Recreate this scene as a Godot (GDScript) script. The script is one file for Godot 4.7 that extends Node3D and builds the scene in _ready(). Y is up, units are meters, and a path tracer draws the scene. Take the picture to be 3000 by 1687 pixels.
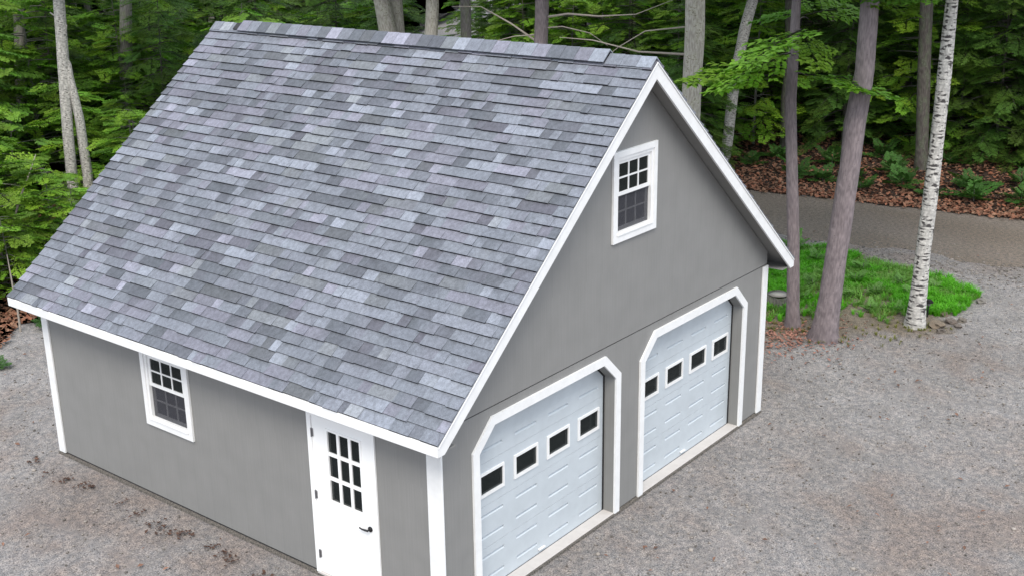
extends Node3D

# ---------------------------------------------------------------- measured sizes of the garage (metres)
const W := 7.315        # gable wall, along x
const L := 7.47         # eave wall, along -z
const EAVE := 0.323     # roof overhang past the eave walls
const HE := 2.466       # roof top at the eave edge
const HR := 5.824       # ridge
const RF := 0.274       # rake overhang, front
const RB := 0.24        # rake overhang, back
const SLOPE := (HR - HE) / (W / 2 + EAVE)

var rng := RandomNumberGenerator.new()
var used := {}
var mat := {}
var n1 := FastNoiseLite.new()
var n2 := FastNoiseLite.new()

# ---------------------------------------------------------------- small mesh builder
class MB:
	var v := PackedVector3Array()
	var n := PackedVector3Array()
	var c := PackedColorArray()
	var u := PackedVector2Array()
	var i := PackedInt32Array()
	var col := Color.WHITE
	func tri(a: Vector3, b: Vector3, d: Vector3, out: Vector3) -> void:
		var nn := (d - a).cross(b - a).normalized()
		if nn.dot(out) < 0:
			var t := b
			b = d
			d = t
			nn = -nn
		var k := v.size()
		v.append_array([a, b, d])
		n.append_array([nn, nn, nn])
		c.append_array([col, col, col])
		u.append_array([Vector2.ZERO, Vector2.ZERO, Vector2.ZERO])
		i.append_array([k, k + 1, k + 2])
	func poly(p: Array, out: Vector3) -> void:
		for k in range(1, p.size() - 1):
			tri(p[0], p[k], p[k + 1], out)
	func hull(bot: Array, top: Array) -> void:   # a convex prism between two rings of the same size
		var m := Vector3.ZERO
		for q in bot: m += q
		for q in top: m += q
		m /= bot.size() * 2.0
		var mb := Vector3.ZERO
		for q in bot: mb += q
		mb /= bot.size()
		poly(bot, mb - m)
		poly(top, m - mb)
		for k in bot.size():
			var k2 := (k + 1) % bot.size()
			var f: Vector3 = (bot[k] + bot[k2] + top[k] + top[k2]) / 4.0
			poly([bot[k], bot[k2], top[k2], top[k]], f - m)
	func box(a: Vector3, b: Vector3) -> void:
		var lo := Vector3(minf(a.x, b.x), minf(a.y, b.y), minf(a.z, b.z))
		var hi := Vector3(maxf(a.x, b.x), maxf(a.y, b.y), maxf(a.z, b.z))
		hull([lo, Vector3(hi.x, lo.y, lo.z), Vector3(hi.x, lo.y, hi.z), Vector3(lo.x, lo.y, hi.z)],
			[Vector3(lo.x, hi.y, lo.z), Vector3(hi.x, hi.y, lo.z), hi, Vector3(lo.x, hi.y, hi.z)])
	func cbox(a: Vector3, b: Vector3, e: float) -> void:   # a box with chamfered edges
		var lo := Vector3(minf(a.x, b.x), minf(a.y, b.y), minf(a.z, b.z))
		var hi := Vector3(maxf(a.x, b.x), maxf(a.y, b.y), maxf(a.z, b.z))
		var m := (lo + hi) / 2
		var h := (hi - lo) / 2
		e = minf(e, minf(h.x, minf(h.y, h.z)) * 0.6)
		var ax := [Vector3.RIGHT, Vector3.UP, Vector3.BACK]
		for k in 3:
			var k1 := (k + 1) % 3
			var k2 := (k + 2) % 3
			for s in [-1.0, 1.0]:
				var o: Vector3 = m + ax[k] * h[k] * s
				var p: Vector3 = ax[k1] * (h[k1] - e)
				var q: Vector3 = ax[k2] * (h[k2] - e)
				poly([o - p - q, o + p - q, o + p + q, o - p + q], ax[k] * s)
				for t in [-1.0, 1.0]:
					var o1: Vector3 = m + ax[k] * h[k] * s + ax[k1] * (h[k1] - e) * t
					var o2: Vector3 = m + ax[k] * (h[k] - e) * s + ax[k1] * h[k1] * t
					poly([o1 - q, o1 + q, o2 + q, o2 - q], ax[k] * s + ax[k1] * t)
		for sx in [-1.0, 1.0]:
			for sy in [-1.0, 1.0]:
				for sz in [-1.0, 1.0]:
					var s3 := Vector3(sx, sy, sz)
					var k3 := m + h * s3
					tri(k3 - Vector3(0, e * sy, e * sz), k3 - Vector3(e * sx, 0, e * sz), k3 - Vector3(e * sx, e * sy, 0), s3)
	func zprism(p: Array, z0: float, z1: float) -> void:   # convex outline in x, y
		var a := []
		var b := []
		for q in p:
			a.append(Vector3(q.x, q.y, z0))
			b.append(Vector3(q.x, q.y, z1))
		hull(a, b)
	func xprism(p: Array, x0: float, x1: float) -> void:   # convex outline in z, y
		var a := []
		var b := []
		for q in p:
			a.append(Vector3(x0, q.y, q.x))
			b.append(Vector3(x1, q.y, q.x))
		hull(a, b)
	func tube(p: Array, r: Array, sides: int, lump := 0.0, noise: FastNoiseLite = null, cap := true) -> void:
		var base := v.size()
		var along := 0.0
		var side := Vector3.RIGHT
		for k in p.size():
			var d: Vector3 = (p[mini(k + 1, p.size() - 1)] - p[maxi(k - 1, 0)]).normalized()
			side = (side - d * side.dot(d)).normalized()
			var up := d.cross(side).normalized()
			if k > 0: along += p[k].distance_to(p[k - 1])
			for s in sides + 1:
				var a := TAU * s / sides
				var dir := side * cos(a) + up * sin(a)
				var rr: float = r[k]
				if noise: rr *= 1.0 + lump * noise.get_noise_3d(cos(a) * 40 + p[k].x * 9, p[k].y * 22, sin(a) * 40 + p[k].z * 9)
				v.append(p[k] + dir * rr)
				n.append(dir)
				c.append(col)
				u.append(Vector2(float(s) / sides, along))
		for k in p.size() - 1:
			for s in sides:
				var a := base + k * (sides + 1) + s
				var b := a + sides + 1
				i.append_array([a, b, a + 1, a + 1, b, b + 1])
		if cap:
			var e := v.size()
			var top: Vector3 = p[p.size() - 1]
			v.append(top)
			n.append((p[p.size() - 1] - p[p.size() - 2]).normalized())
			c.append(col)
			u.append(Vector2.ZERO)
			var b0 := base + (p.size() - 1) * (sides + 1)
			for s in sides: i.append_array([b0 + s, e, b0 + s + 1])
	func mesh() -> ArrayMesh:
		var a := []
		a.resize(Mesh.ARRAY_MAX)
		a[Mesh.ARRAY_VERTEX] = v
		a[Mesh.ARRAY_NORMAL] = n
		a[Mesh.ARRAY_COLOR] = c
		a[Mesh.ARRAY_TEX_UV] = u
		a[Mesh.ARRAY_INDEX] = i
		var m := ArrayMesh.new()
		m.add_surface_from_arrays(Mesh.PRIMITIVE_TRIANGLES, a)
		return m

# ---------------------------------------------------------------- objects
func numbered(called: String) -> String:
	if not used.has(called):
		used[called] = 0
		return called
	used[called] += 1
	return "%s_%03d" % [called, used[called]]

func put(called: String, mesh: Mesh, m: Material, parent: Node3D = null) -> MeshInstance3D:
	var o := MeshInstance3D.new()
	o.mesh = mesh
	o.material_override = m
	if parent:
		o.name = called
		parent.add_child(o, true)
	else:
		o.name = numbered(called)
		add_child(o, true)
	return o

func thing(called: String, label: String, category: String, at := Vector3.ZERO, group := "") -> Node3D:
	var o := Node3D.new()
	o.name = numbered(called)
	add_child(o, true)
	o.position = at
	return tag(o, label, category, group)

func tag(o: Node3D, label: String, category: String, group := "") -> Node3D:
	o.set_meta("label", label)
	o.set_meta("category", category)
	if group: o.set_meta("group", group)
	return o

func structure(o: Node3D, label: String, category: String) -> Node3D:
	o.set_meta("kind", "structure")
	o.set_meta("label", label)
	o.set_meta("category", category)
	return o

func copies(called: String, mesh: Mesh, m: Material, xf: Array, colors: Array, parent: Node3D = null) -> MultiMeshInstance3D:
	var mm := MultiMesh.new()
	mm.transform_format = MultiMesh.TRANSFORM_3D
	mm.use_colors = true
	mm.mesh = mesh
	mm.instance_count = xf.size()
	for k in xf.size():
		mm.set_instance_transform(k, xf[k])
		mm.set_instance_color(k, colors[k])
	var o := MultiMeshInstance3D.new()
	o.multimesh = mm
	o.material_override = m
	o.set_meta("kind", "stuff")
	if parent:
		o.name = called
		parent.add_child(o, true)
	else:
		o.name = numbered(called)
		add_child(o, true)
	return o

func copy(o: Node3D, at: Vector3, turn: float, size: float, label: String) -> Node3D:
	var d: Node3D = o.duplicate()
	d.name = numbered(str(o.name).rstrip("0123456789").rstrip("_"))
	add_child(d, true)
	d.position = at
	d.rotation.y = turn
	d.scale = Vector3.ONE * size
	d.set_meta("label", label)
	return d

# ---------------------------------------------------------------- materials
func lin(r: float, g: float, b: float) -> Color:
	return Color(r, g, b).linear_to_srgb()

func noise_image(px: int, freq: float, seed_: int, octaves := 4) -> Image:
	var f := FastNoiseLite.new()
	f.seed = seed_
	f.frequency = freq
	f.fractal_octaves = octaves
	f.noise_type = FastNoiseLite.TYPE_SIMPLEX_SMOOTH
	return f.get_seamless_image(px, px)

func texture_of(px: int, pick: Callable) -> ImageTexture:
	var im := Image.create(px, px, false, Image.FORMAT_RGB8)
	for y in px:
		for x in px:
			im.set_pixel(x, y, pick.call(x, y))
	return ImageTexture.create_from_image(im)

func bump_of(im: Image) -> ImageTexture:
	return ImageTexture.create_from_image(im)

func plain(called: String, c: Color, rough := 0.6, metal := 0.0) -> StandardMaterial3D:
	var m := StandardMaterial3D.new()
	m.albedo_color = c
	m.roughness = rough
	m.metallic = metal
	m.resource_name = called
	mat[called] = m
	return m

func make_materials() -> void:
	# gravel: fine stones of many tones
	var g0 := noise_image(512, 0.16, 11, 3)
	var g1 := noise_image(512, 0.045, 12, 3)
	var g2 := noise_image(512, 0.33, 13, 2)
	var gravel_tex := texture_of(512, func(x, y):
		var a := g0.get_pixel(x, y).r
		var b := g1.get_pixel(x, y).r
		var d := g2.get_pixel(x, y).r
		var k := 0.64 + 0.26 * (a - 0.5) + 0.22 * (b - 0.5) + 0.34 * (d - 0.5)
		if d > 0.76: k += 0.16
		if a < 0.27: k -= 0.11
		var w := (b - 0.5) * 0.05
		return Color(clampf(k + w * 0.5, 0, 1), clampf(k, 0, 1), clampf(k - w * 0.6, 0, 1)))
	var m := plain("gravel", Color.WHITE, 0.95)
	m.vertex_color_use_as_albedo = true
	m.albedo_texture = gravel_tex
	m.uv1_triplanar = true
	m.uv1_world_triplanar = true
	m.uv1_scale = Vector3.ONE * 0.37
	m.heightmap_enabled = true
	m.heightmap_texture = bump_of(g0)
	m.heightmap_scale = 0.9
	# soil / forest floor
	var soil_tex := texture_of(512, func(x, y):
		var a := g0.get_pixel(x, y).r
		var b := g1.get_pixel(511 - x, y).r
		var k := 0.6 + 0.8 * (a - 0.5) + 0.5 * (b - 0.5)
		return Color(clampf(k, 0, 1), clampf(k * 0.97, 0, 1), clampf(k * 0.94, 0, 1)))
	m = plain("soil", Color.WHITE, 1.0)
	m.vertex_color_use_as_albedo = true
	m.albedo_texture = soil_tex
	m.uv1_triplanar = true
	m.uv1_world_triplanar = true
	m.uv1_scale = Vector3.ONE * 0.5
	# painted plywood siding: grey, faint upright grain
	var s0 := noise_image(512, 0.02, 21, 4)
	var s1 := noise_image(512, 0.006, 22, 3)
	var siding_tex := texture_of(512, func(x, y):
		var a := s0.get_pixel((x * 5) % 512, (y / 9) % 512).r
		var b := s1.get_pixel(x, y).r
		var k := 0.95 + 0.05 * (a - 0.5) + 0.035 * (b - 0.5)
		return Color(k, k, k * 0.995))
	m = plain("siding", lin(0.235, 0.232, 0.225), 0.55)
	m.albedo_texture = siding_tex
	m.uv1_triplanar = true
	m.uv1_scale = Vector3.ONE * 0.6
	# trim
	var trim_tex := texture_of(256, func(x, y):
		var b := s1.get_pixel(x * 2, y * 2).r
		var a := s0.get_pixel(x * 2, y * 2).r
		var k := 0.97 + 0.03 * (b - 0.5) + 0.03 * (a - 0.5)
		return Color(k, k, k))
	m = plain("trim", lin(0.79, 0.79, 0.78), 0.42)
	m.albedo_texture = trim_tex
	m.uv1_triplanar = true
	m.uv1_scale = Vector3.ONE * 0.8
	m = plain("door_paint", lin(0.50, 0.545, 0.575), 0.45)
	m.albedo_texture = trim_tex
	m.uv1_triplanar = true
	m.uv1_scale = Vector3.ONE * 0.5
	plain("door_white", lin(0.84, 0.84, 0.83), 0.4)
	plain("rubber", lin(0.012, 0.012, 0.013), 0.7)
	plain("metal_dark", lin(0.03, 0.03, 0.032), 0.4, 0.6)
	plain("metal_grey", lin(0.25, 0.25, 0.26), 0.4, 0.8)
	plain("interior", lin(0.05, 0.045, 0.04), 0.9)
	plain("ridge_vent", lin(0.02, 0.02, 0.022), 0.9)
	m = plain("screen_mesh", lin(0.05, 0.05, 0.06), 0.9)
	m.transparency = BaseMaterial3D.TRANSPARENCY_ALPHA
	m.albedo_color.a = 0.5
	m = plain("glass", lin(0.02, 0.025, 0.025), 0.03)
	m.transparency = BaseMaterial3D.TRANSPARENCY_ALPHA
	m.albedo_color.a = 0.5
	m.metallic_specular = 0.2
	# shingles: mineral granules over the tone of each piece
	var sh0 := noise_image(256, 0.24, 31, 3)
	var sh1 := noise_image(256, 0.05, 32, 3)
	m = plain("shingle", Color.WHITE, 0.92)
	m.vertex_color_use_as_albedo = true
	m.albedo_texture = texture_of(256, func(x, y):
		var k := 0.85 + 0.34 * (sh0.get_pixel(x, y).r - 0.5) + 0.26 * (sh1.get_pixel(x, y).r - 0.5)
		return Color(k, k, k))
	m.uv1_triplanar = true
	m.uv1_world_triplanar = true
	m.uv1_scale = Vector3.ONE * 1.1
	# concrete
	m = plain("concrete", lin(0.33, 0.315, 0.29), 0.9)
	m.albedo_texture = soil_tex
	m.uv1_triplanar = true
	m.uv1_scale = Vector3.ONE * 1.3
	m = plain("sill_concrete", lin(0.52, 0.49, 0.465), 0.85)
	m.albedo_texture = trim_tex
	m.uv1_triplanar = true
	# barks
	var b0 := noise_image(512, 0.02, 41, 5)
	var b1 := noise_image(512, 0.012, 42, 3)
	var b2 := noise_image(512, 0.05, 43, 3)
	var bark := func(called: String, c1: Color, c2: Color, upright: float, spots: float, spot_color: Color, moss: Color, moss_amount: float):
		var t := texture_of(256, func(x, y):
			var a: float
			if upright > 0: a = b0.get_pixel((x * 6) % 512, (y * 2) % 512).r
			else: a = b0.get_pixel((x * 2) % 512, (y * 6) % 512).r
			var p := b1.get_pixel((x * 2 + 100) % 512, (y * 2) % 512).r
			var s := b2.get_pixel((x if upright > 0 else x / 2) % 512, (y * (4 if upright > 0 else 6)) % 512).r
			if called == "bark_scarred": s = b2.get_pixel((x / 4 + 50) % 512, (y * 3) % 512).r
			var k := c1.lerp(c2, clampf(0.5 + 1.6 * (a - 0.5) + 0.9 * (p - 0.5), 0, 1))
			if spots > 0: k = k.lerp(spot_color, smoothstep(1.0 - spots, 1.0 - spots + 0.10, s * 0.65 + p * 0.35))
			if moss_amount > 0: k = k.lerp(moss, clampf((p - 0.45) * 4.0, 0, 1) * moss_amount)
			return k.linear_to_srgb())
		var q := plain(called, Color.WHITE, 0.95)
		q.albedo_texture = t
		q.uv1_scale = Vector3(1, 0.45, 1)
		q.heightmap_enabled = true
		q.heightmap_texture = bump_of(b0)
		q.heightmap_scale = 1.2
	bark.call("bark_maple", Color(0.145, 0.12, 0.125), Color(0.235, 0.195, 0.20), 1.0, 0.24, Color(0.075, 0.06, 0.06), Color.BLACK, 0.0)
	bark.call("bark_birch", Color(0.28, 0.27, 0.25), Color(0.52, 0.49, 0.45), 0.0, 0.39, Color(0.11, 0.10, 0.095), Color.BLACK, 0.0)
	bark.call("bark_scarred", Color(0.34, 0.33, 0.31), Color(0.60, 0.58, 0.54), 0.0, 0.44, Color(0.055, 0.05, 0.05), Color.BLACK, 0.0)
	bark.call("bark_pale", Color(0.30, 0.275, 0.235), Color(0.50, 0.465, 0.41), 1.0, 0.34, Color(0.14, 0.115, 0.09), Color(0.30, 0.31, 0.20), 0.22)
	bark.call("bark_grey", Color(0.13, 0.12, 0.11), Color(0.24, 0.22, 0.205), 1.0, 0.3, Color(0.06, 0.05, 0.05), Color(0.13, 0.17, 0.07), 0.4)
	bark.call("bark_dark", Color(0.055, 0.048, 0.042), Color(0.12, 0.105, 0.095), 1.0, 0.3, Color(0.2, 0.19, 0.17), Color(0.06, 0.09, 0.04), 0.4)
	plain("dead_wood", lin(0.33, 0.29, 0.25), 0.95)
	plain("cut_wood", lin(0.33, 0.31, 0.28), 0.95)
	m = plain("leaf", Color.WHITE, 0.62)
	m.vertex_color_use_as_albedo = true
	m.cull_mode = BaseMaterial3D.CULL_DISABLED
	m.backlight_enabled = true
	m.backlight = Color(0.74, 0.86, 0.36)
	m = plain("litter", Color.WHITE, 0.9)
	m.vertex_color_use_as_albedo = true
	m.cull_mode = BaseMaterial3D.CULL_DISABLED
	m = plain("stone", Color.WHITE, 0.92)
	m.vertex_color_use_as_albedo = true
	m.albedo_texture = soil_tex
	m.uv1_triplanar = true
	m.uv1_scale = Vector3.ONE * 2.1

# ---------------------------------------------------------------- the lie of the land
func road_edge(z: float) -> float:   # far edge of the dirt road
	return 20.7 + 0.15 * (z + 3.6) + (0.03 * (z + 6) * (z + 6) if z < -6 else 0.0)

func forest_right(x: float, z: float) -> float:
	return x - road_edge(z)

func forest_back(x: float, z: float) -> float:
	return -12.6 - z - 0.25 * maxf(0, x - 8) + 0.35 * sin(x * 1.7) + 0.2 * sin(x * 4.1)

func height(x: float, z: float) -> float:
	var h := 0.0
	var a := forest_right(x, z)
	if a > 0: h = 0.11 * a * a / (a + 1.5)
	var b := forest_back(x, z)
	if b > 0 and x < road_edge(z) - 4.4: h = maxf(h, 0.05 * b * b / (b + 2))
	return minf(h, 24.0)

func sheet(xs: PackedFloat32Array, zs: PackedFloat32Array, place: Callable, paint: Callable) -> ArrayMesh:
	var mb := MB.new()
	var nx := xs.size()
	for z in zs:
		for x in xs:
			var p: Vector3 = place.call(x, z)
			mb.v.append(p)
			var e := 0.2
			mb.n.append(Vector3(height(p.x - e, p.z) - height(p.x + e, p.z), 2 * e, height(p.x, p.z - e) - height(p.x, p.z + e)).normalized())
			mb.c.append(paint.call(p.x, p.z))
			mb.u.append(Vector2.ZERO)
	for a in zs.size() - 1:
		for b in nx - 1:
			var k := a * nx + b
			# order chosen so that the front face looks up
			mb.i.append_array([k, k + 1, k + nx, k + 1, k + nx + 1, k + nx])
	return mb.mesh()

func steps(lo: float, hi: float, flo: float, fhi: float, fine: float) -> PackedFloat32Array:
	var o := PackedFloat32Array()
	var x := lo
	while x < flo:
		o.append(x)
		x += maxf(1.0, (flo - x) * 0.35)
	x = flo
	while x < fhi:
		o.append(x)
		x += fine
	x = fhi
	while x < hi:
		o.append(x)
		x += maxf(1.0, (x - fhi) * 0.4 + 0.5)
	o.append(hi)
	return o

func gravel_color(x: float, z: float) -> Color:
	var a := n1.get_noise_2d(x * 10, z * 10)          # broad
	var b := n2.get_noise_2d(x * 60, z * 60)          # patches
	var d := n1.get_noise_2d(x * 170 + 500, z * 170)  # small
	var c := Color(0.53, 0.49, 0.468)
	c = c.lerp(Color(0.42, 0.345, 0.305), clampf(0.12 + a * 1.3 + b * 1.0, 0, 0.95))
	c = c.lerp(Color(0.62, 0.59, 0.58), clampf(-a * 0.9 + d * 0.35, 0, 0.7))
	return c * (1.0 + 0.20 * d + 0.20 * b)

func build_ground() -> void:
	var xs := steps(-420, 420, -7.0, 23.0, 0.16)
	var zs := steps(-420, 420, -17.0, 12.0, 0.16)
	var g := put("ground", sheet(xs, zs, func(x, z):
		var y := height(x, z)
		y += 0.012 * n2.get_noise_2d(x * 30, z * 30) * clampf((absf(x - W / 2) - W / 2 - 0.4) * 2, 0, 1)
		if y > 0.02: y -= minf(0.12, (y - 0.02) * 2.0)
		return Vector3(x, y - 0.012, z), gravel_color), mat.gravel)
	structure(g, "grey-brown gravel yard around the garage", "ground")
	# the dirt road along the wood
	var us := PackedFloat32Array()
	for k in 15: us.append(k / 14.0)
	var rz := PackedFloat32Array()
	var z := -40.0
	while z < 60:
		rz.append(z)
		z += 0.22 if z > -10 and z < 12 else 1.0
	var r := put("dirt_road", sheet(us, rz, func(u, q):
		var e := road_edge(q)
		var far := e + 0.25 + 0.25 * n2.get_noise_2d(q * 40, 3) 
		var near := e - 4.15 + 0.45 * n2.get_noise_2d(q * 32, 77) + 0.2 * n1.get_noise_2d(q * 130, 9)
		var x: float = lerpf(near, far, u)
		return Vector3(x, height(x, q) + (0.006 if u > 0.02 and u < 0.98 else -0.03), q), func(x, q):
		var a := n1.get_noise_2d(x * 40, q * 12)
		var u: float = road_edge(q) - x
		var track := 0.5 + 0.5 * sin(u * 3.0 + a)
		return Color(0.355, 0.285, 0.222).lerp(Color(0.42, 0.345, 0.285), clampf(0.5 + a + 0.3 * (track - 0.5), 0, 1))), mat.gravel)
	structure(r, "brown packed dirt road running along the edge of the wood", "road")
	# forest floor, two banks
	var fu := PackedFloat32Array()
	for k in 90: fu.append(pow(k / 89.0, 2.0) * 120.0)
	var fz := PackedFloat32Array()
	z = -50.0
	while z < 80:
		fz.append(z)
		z += 0.25 if z > -12 and z < 8 else 1.5
	var floor_paint := func(x, q):
		var a := n1.get_noise_2d(x * 25, q * 25)
		var b := n2.get_noise_2d(x * 70, q * 70)
		return Color(0.105, 0.062, 0.042).lerp(Color(0.055, 0.040, 0.028), clampf(0.4 + a + 0.4 * b, 0, 1))
	var f := put("forest_floor", sheet(fu, fz, func(u, q):
		var x: float = road_edge(q) + 0.02 + u + 0.22 * n2.get_noise_2d(q * 60, 30) * exp(-u)
		return Vector3(x, height(x, q) + 0.014 + 0.03 * n2.get_noise_2d(x * 40, q * 40) * clampf(u, 0, 1), q), floor_paint), mat.soil)
	structure(f, "brown leaf-covered forest floor rising beyond the dirt road", "forest floor")
	var gu := PackedFloat32Array()
	for k in 140: gu.append(k / 139.0)
	var gd := PackedFloat32Array()
	for k in 80: gd.append(pow(k / 79.0, 2.0) * 110.0)
	f = put("forest_floor", sheet(gu, gd, func(u, d):
		var x: float = lerpf(-40.0, 17.0 + d * 1.7, u)
		var q: float = -12.6 - d - 0.25 * maxf(0, x - 8) + 0.35 * sin(x * 1.7) + 0.2 * sin(x * 4.1)
		x = minf(x, road_edge(q) - 4.5)
		return Vector3(x, height(x, q) + 0.014 + 0.03 * n2.get_noise_2d(x * 40, q * 40) * clampf(d, 0, 1), q), floor_paint), mat.soil)
	structure(f, "brown leaf-covered forest floor behind the garage", "forest floor")

# ---------------------------------------------------------------- the garage
func roof_y(x: float) -> float:
	return HR - SLOPE * absf(x - W / 2)

func deck_under(x: float) -> float:
	return roof_y(x) - 0.152

func build_garage() -> void:
	var g := thing("garage", "grey two-car garage with white trim and a grey shingled gable roof", "garage")
	# slab
	var mb := MB.new()
	mb.box(Vector3(-0.035, -0.15, -L - 0.035), Vector3(W + 0.035, 0.022, 0.035))
	put("slab", mb.mesh(), mat.concrete, g)
	eave_wall(g)
	far_walls(g)
	front_wall(g)
	roof(g)
	# corner boards
	for q in [[Vector3(-0.028, 0.035, -0.185), Vector3(0.0, 2.44, 0.026)], [Vector3(-0.028, 0.035, -L - 0.012), Vector3(0.0, 2.44, -L + 0.135)],
			[Vector3(W - 0.135, 0.03, 0.001), Vector3(W + 0.012, 2.375, 0.030)], [Vector3(W + 0.001, 0.03, -L - 0.012), Vector3(W + 0.028, 2.36, -L + 0.135)],
			[Vector3(W + 0.001, 0.03, -0.15), Vector3(W + 0.028, 2.36, -0.001)]]:
		mb = MB.new()
		mb.cbox(q[0], q[1], 0.004)
		put("corner_board", mb.mesh(), mat.trim, g)

func eave_wall(g: Node3D) -> void:
	# the wall with the small window and the white door, outer face at x = 0
	var mb := MB.new()
	var t := 0.12
	var y0 := 0.045
	var y1 := deck_under(0) - 0.004
	var spans := [[-L, -5.10, y0, y1], [-5.10, -4.30, y0, 1.19], [-5.10, -4.30, 2.14, y1], [-4.30, -2.0, y0, y1], [-2.0, -0.995, 2.09, y1], [-0.995, -t, y0, y1]]
	for s in spans: mb.box(Vector3(0, s[2], s[0]), Vector3(t, s[3], s[1]))
	put("wall", mb.mesh(), mat.siding, g)
	mb = MB.new()
	mb.box(Vector3(0.006, 0.022, -L), Vector3(t, 0.045, -2.0))
	mb.box(Vector3(0.006, 0.022, -0.995), Vector3(t, 0.045, -t))
	put("sill_plate", mb.mesh(), mat.rubber, g)
	window(g, Transform3D(Basis(Vector3(0, 0, 1), Vector3(0, 1, 0), Vector3(-1, 0, 0)), Vector3(0, 1.10, -5.185)), 0.973, 1.11)
	side_door(g)

func far_walls(g: Node3D) -> void:
	var mb := MB.new()
	mb.box(Vector3(W - 0.12, 0.03, -L), Vector3(W, deck_under(0) - 0.004, -0.12))
	put("wall", mb.mesh(), mat.siding, g)
	mb = MB.new()
	var h := deck_under(0.12) - 0.004
	mb.zprism([Vector2(0.12, 0.03), Vector2(W - 0.12, 0.03), Vector2(W - 0.12, h), Vector2(W / 2, deck_under(W / 2) - 0.004), Vector2(0.12, h)], -L, -L + 0.12)
	put("wall", mb.mesh(), mat.siding, g)
	mb = MB.new()   # inner linings, unpainted and dark
	mb.box(Vector3(0.121, 0.024, -L + 0.121), Vector3(W - 0.121, 0.03, -0.33))
	put("floor_lining", mb.mesh(), mat.interior, g)
	mb = MB.new()
	mb.box(Vector3(0.121, 0.03, -L + 0.121), Vector3(0.13, 1.17, -2.06))
	mb.box(Vector3(0.121, 1.17, -L + 0.121), Vector3(0.13, 2.5, -5.13))
	mb.box(Vector3(0.121, 1.17, -4.27), Vector3(0.13, 2.5, -2.06))
	mb.box(Vector3(0.131, 0.03, -L + 0.121), Vector3(W - 0.131, 2.5, -L + 0.13))
	mb.box(Vector3(W - 0.13, 0.03, -L + 0.131), Vector3(W - 0.121, 2.5, -0.33))
	mb.box(Vector3(0.131, 2.42, -L + 0.131), Vector3(W - 0.131, 2.44, -0.13))
	put("wall_lining", mb.mesh(), mat.interior, g)

const DW := 2.887
const DT := 2.279

func door_outline(x0: float, inset: float) -> Array:   # feet left, shoulders, head, shoulders, feet right
	var c := 0.335
	var k := inset * 0.414
	return [Vector2(x0 + inset, 0.02), Vector2(x0 + inset, DT - c - k + 0.012), Vector2(x0 + c + k, DT - inset), Vector2(x0 + DW - c - k, DT - inset), Vector2(x0 + DW - inset, DT - c - k + 0.012), Vector2(x0 + DW - inset, 0.02)]

func frame_boards(called: String, a: Array, b: Array, z0: float, z1: float, m: Material, parent: Node3D) -> void:
	for k in a.size() - 1:
		var mb := MB.new()
		mb.zprism([a[k], a[k + 1], b[k + 1], b[k]], z0, z1)
		put(called, mb.mesh(), m, parent)

func front_wall(g: Node3D) -> void:
	var t := -0.12
	var seam := 2.378
	var mb := MB.new()
	var d1 := 0.49
	var d2 := d1 + DW + 0.456
	var y0 := 0.04
	var ins := 0.10
	# panels between and over the doors
	mb.box(Vector3(0, y0, t), Vector3(d1 + ins, seam, 0))
	mb.box(Vector3(d1 + DW - ins, y0, t), Vector3(d2 + ins, seam, 0))
	mb.box(Vector3(d2 + DW - ins, y0, t), Vector3(W, seam, 0))
	for d in [d1, d2]:
		var o := door_outline(d, ins)
		mb.box(Vector3(d + ins, DT - ins, t), Vector3(d + DW - ins, seam, 0))
		mb.zprism([o[1], o[2], Vector2(d + ins, DT - ins)], t, 0)
		mb.zprism([o[3], o[4], Vector2(d + DW - ins, DT - ins)], t, 0)
	put("wall", mb.mesh(), mat.siding, g)
	mb = MB.new()   # dark gap of the flashing
	mb.box(Vector3(0.0, seam, t), Vector3(W, seam + 0.017, -0.012))
	put("flashing", mb.mesh(), mat.metal_dark, g)
	# gable above the seam, with the window opening
	mb = MB.new()
	var s2 := seam + 0.017
	var wl := 3.21
	var wr := 4.04
	var wb := 3.745
	var wt := 4.70
	var under := func(x): return deck_under(x) - 0.004
	var z1 := 0.006
	mb.zprism([Vector2(0, s2), Vector2(W, s2), Vector2(W, under.call(0)), Vector2(0, under.call(0))], t, z1)
	var yb: float = under.call(0)
	var at_y := func(y): return W / 2 - (HR - 0.156 - y) / SLOPE   # x of the left slope at height y
	mb.zprism([Vector2(0, yb), Vector2(W, yb), Vector2(W - at_y.call(wb), wb), Vector2(at_y.call(wb), wb)], t, z1)
	mb.zprism([Vector2(at_y.call(wb), wb), Vector2(wl, wb), Vector2(wl, wt), Vector2(at_y.call(wt), wt)], t, z1)
	mb.zprism([Vector2(wr, wb), Vector2(W - at_y.call(wb), wb), Vector2(W - at_y.call(wt), wt), Vector2(wr, wt)], t, z1)
	mb.zprism([Vector2(at_y.call(wt), wt), Vector2(W - at_y.call(wt), wt), Vector2(W / 2, under.call(W / 2))], t, z1)
	put("gable_wall", mb.mesh(), mat.siding, g)
	window(g, Transform3D(Basis.IDENTITY, Vector3(3.14, 3.668, z1)), 0.968, 1.11)
	for d in [d1, d2]: garage_door(g, d)

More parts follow.
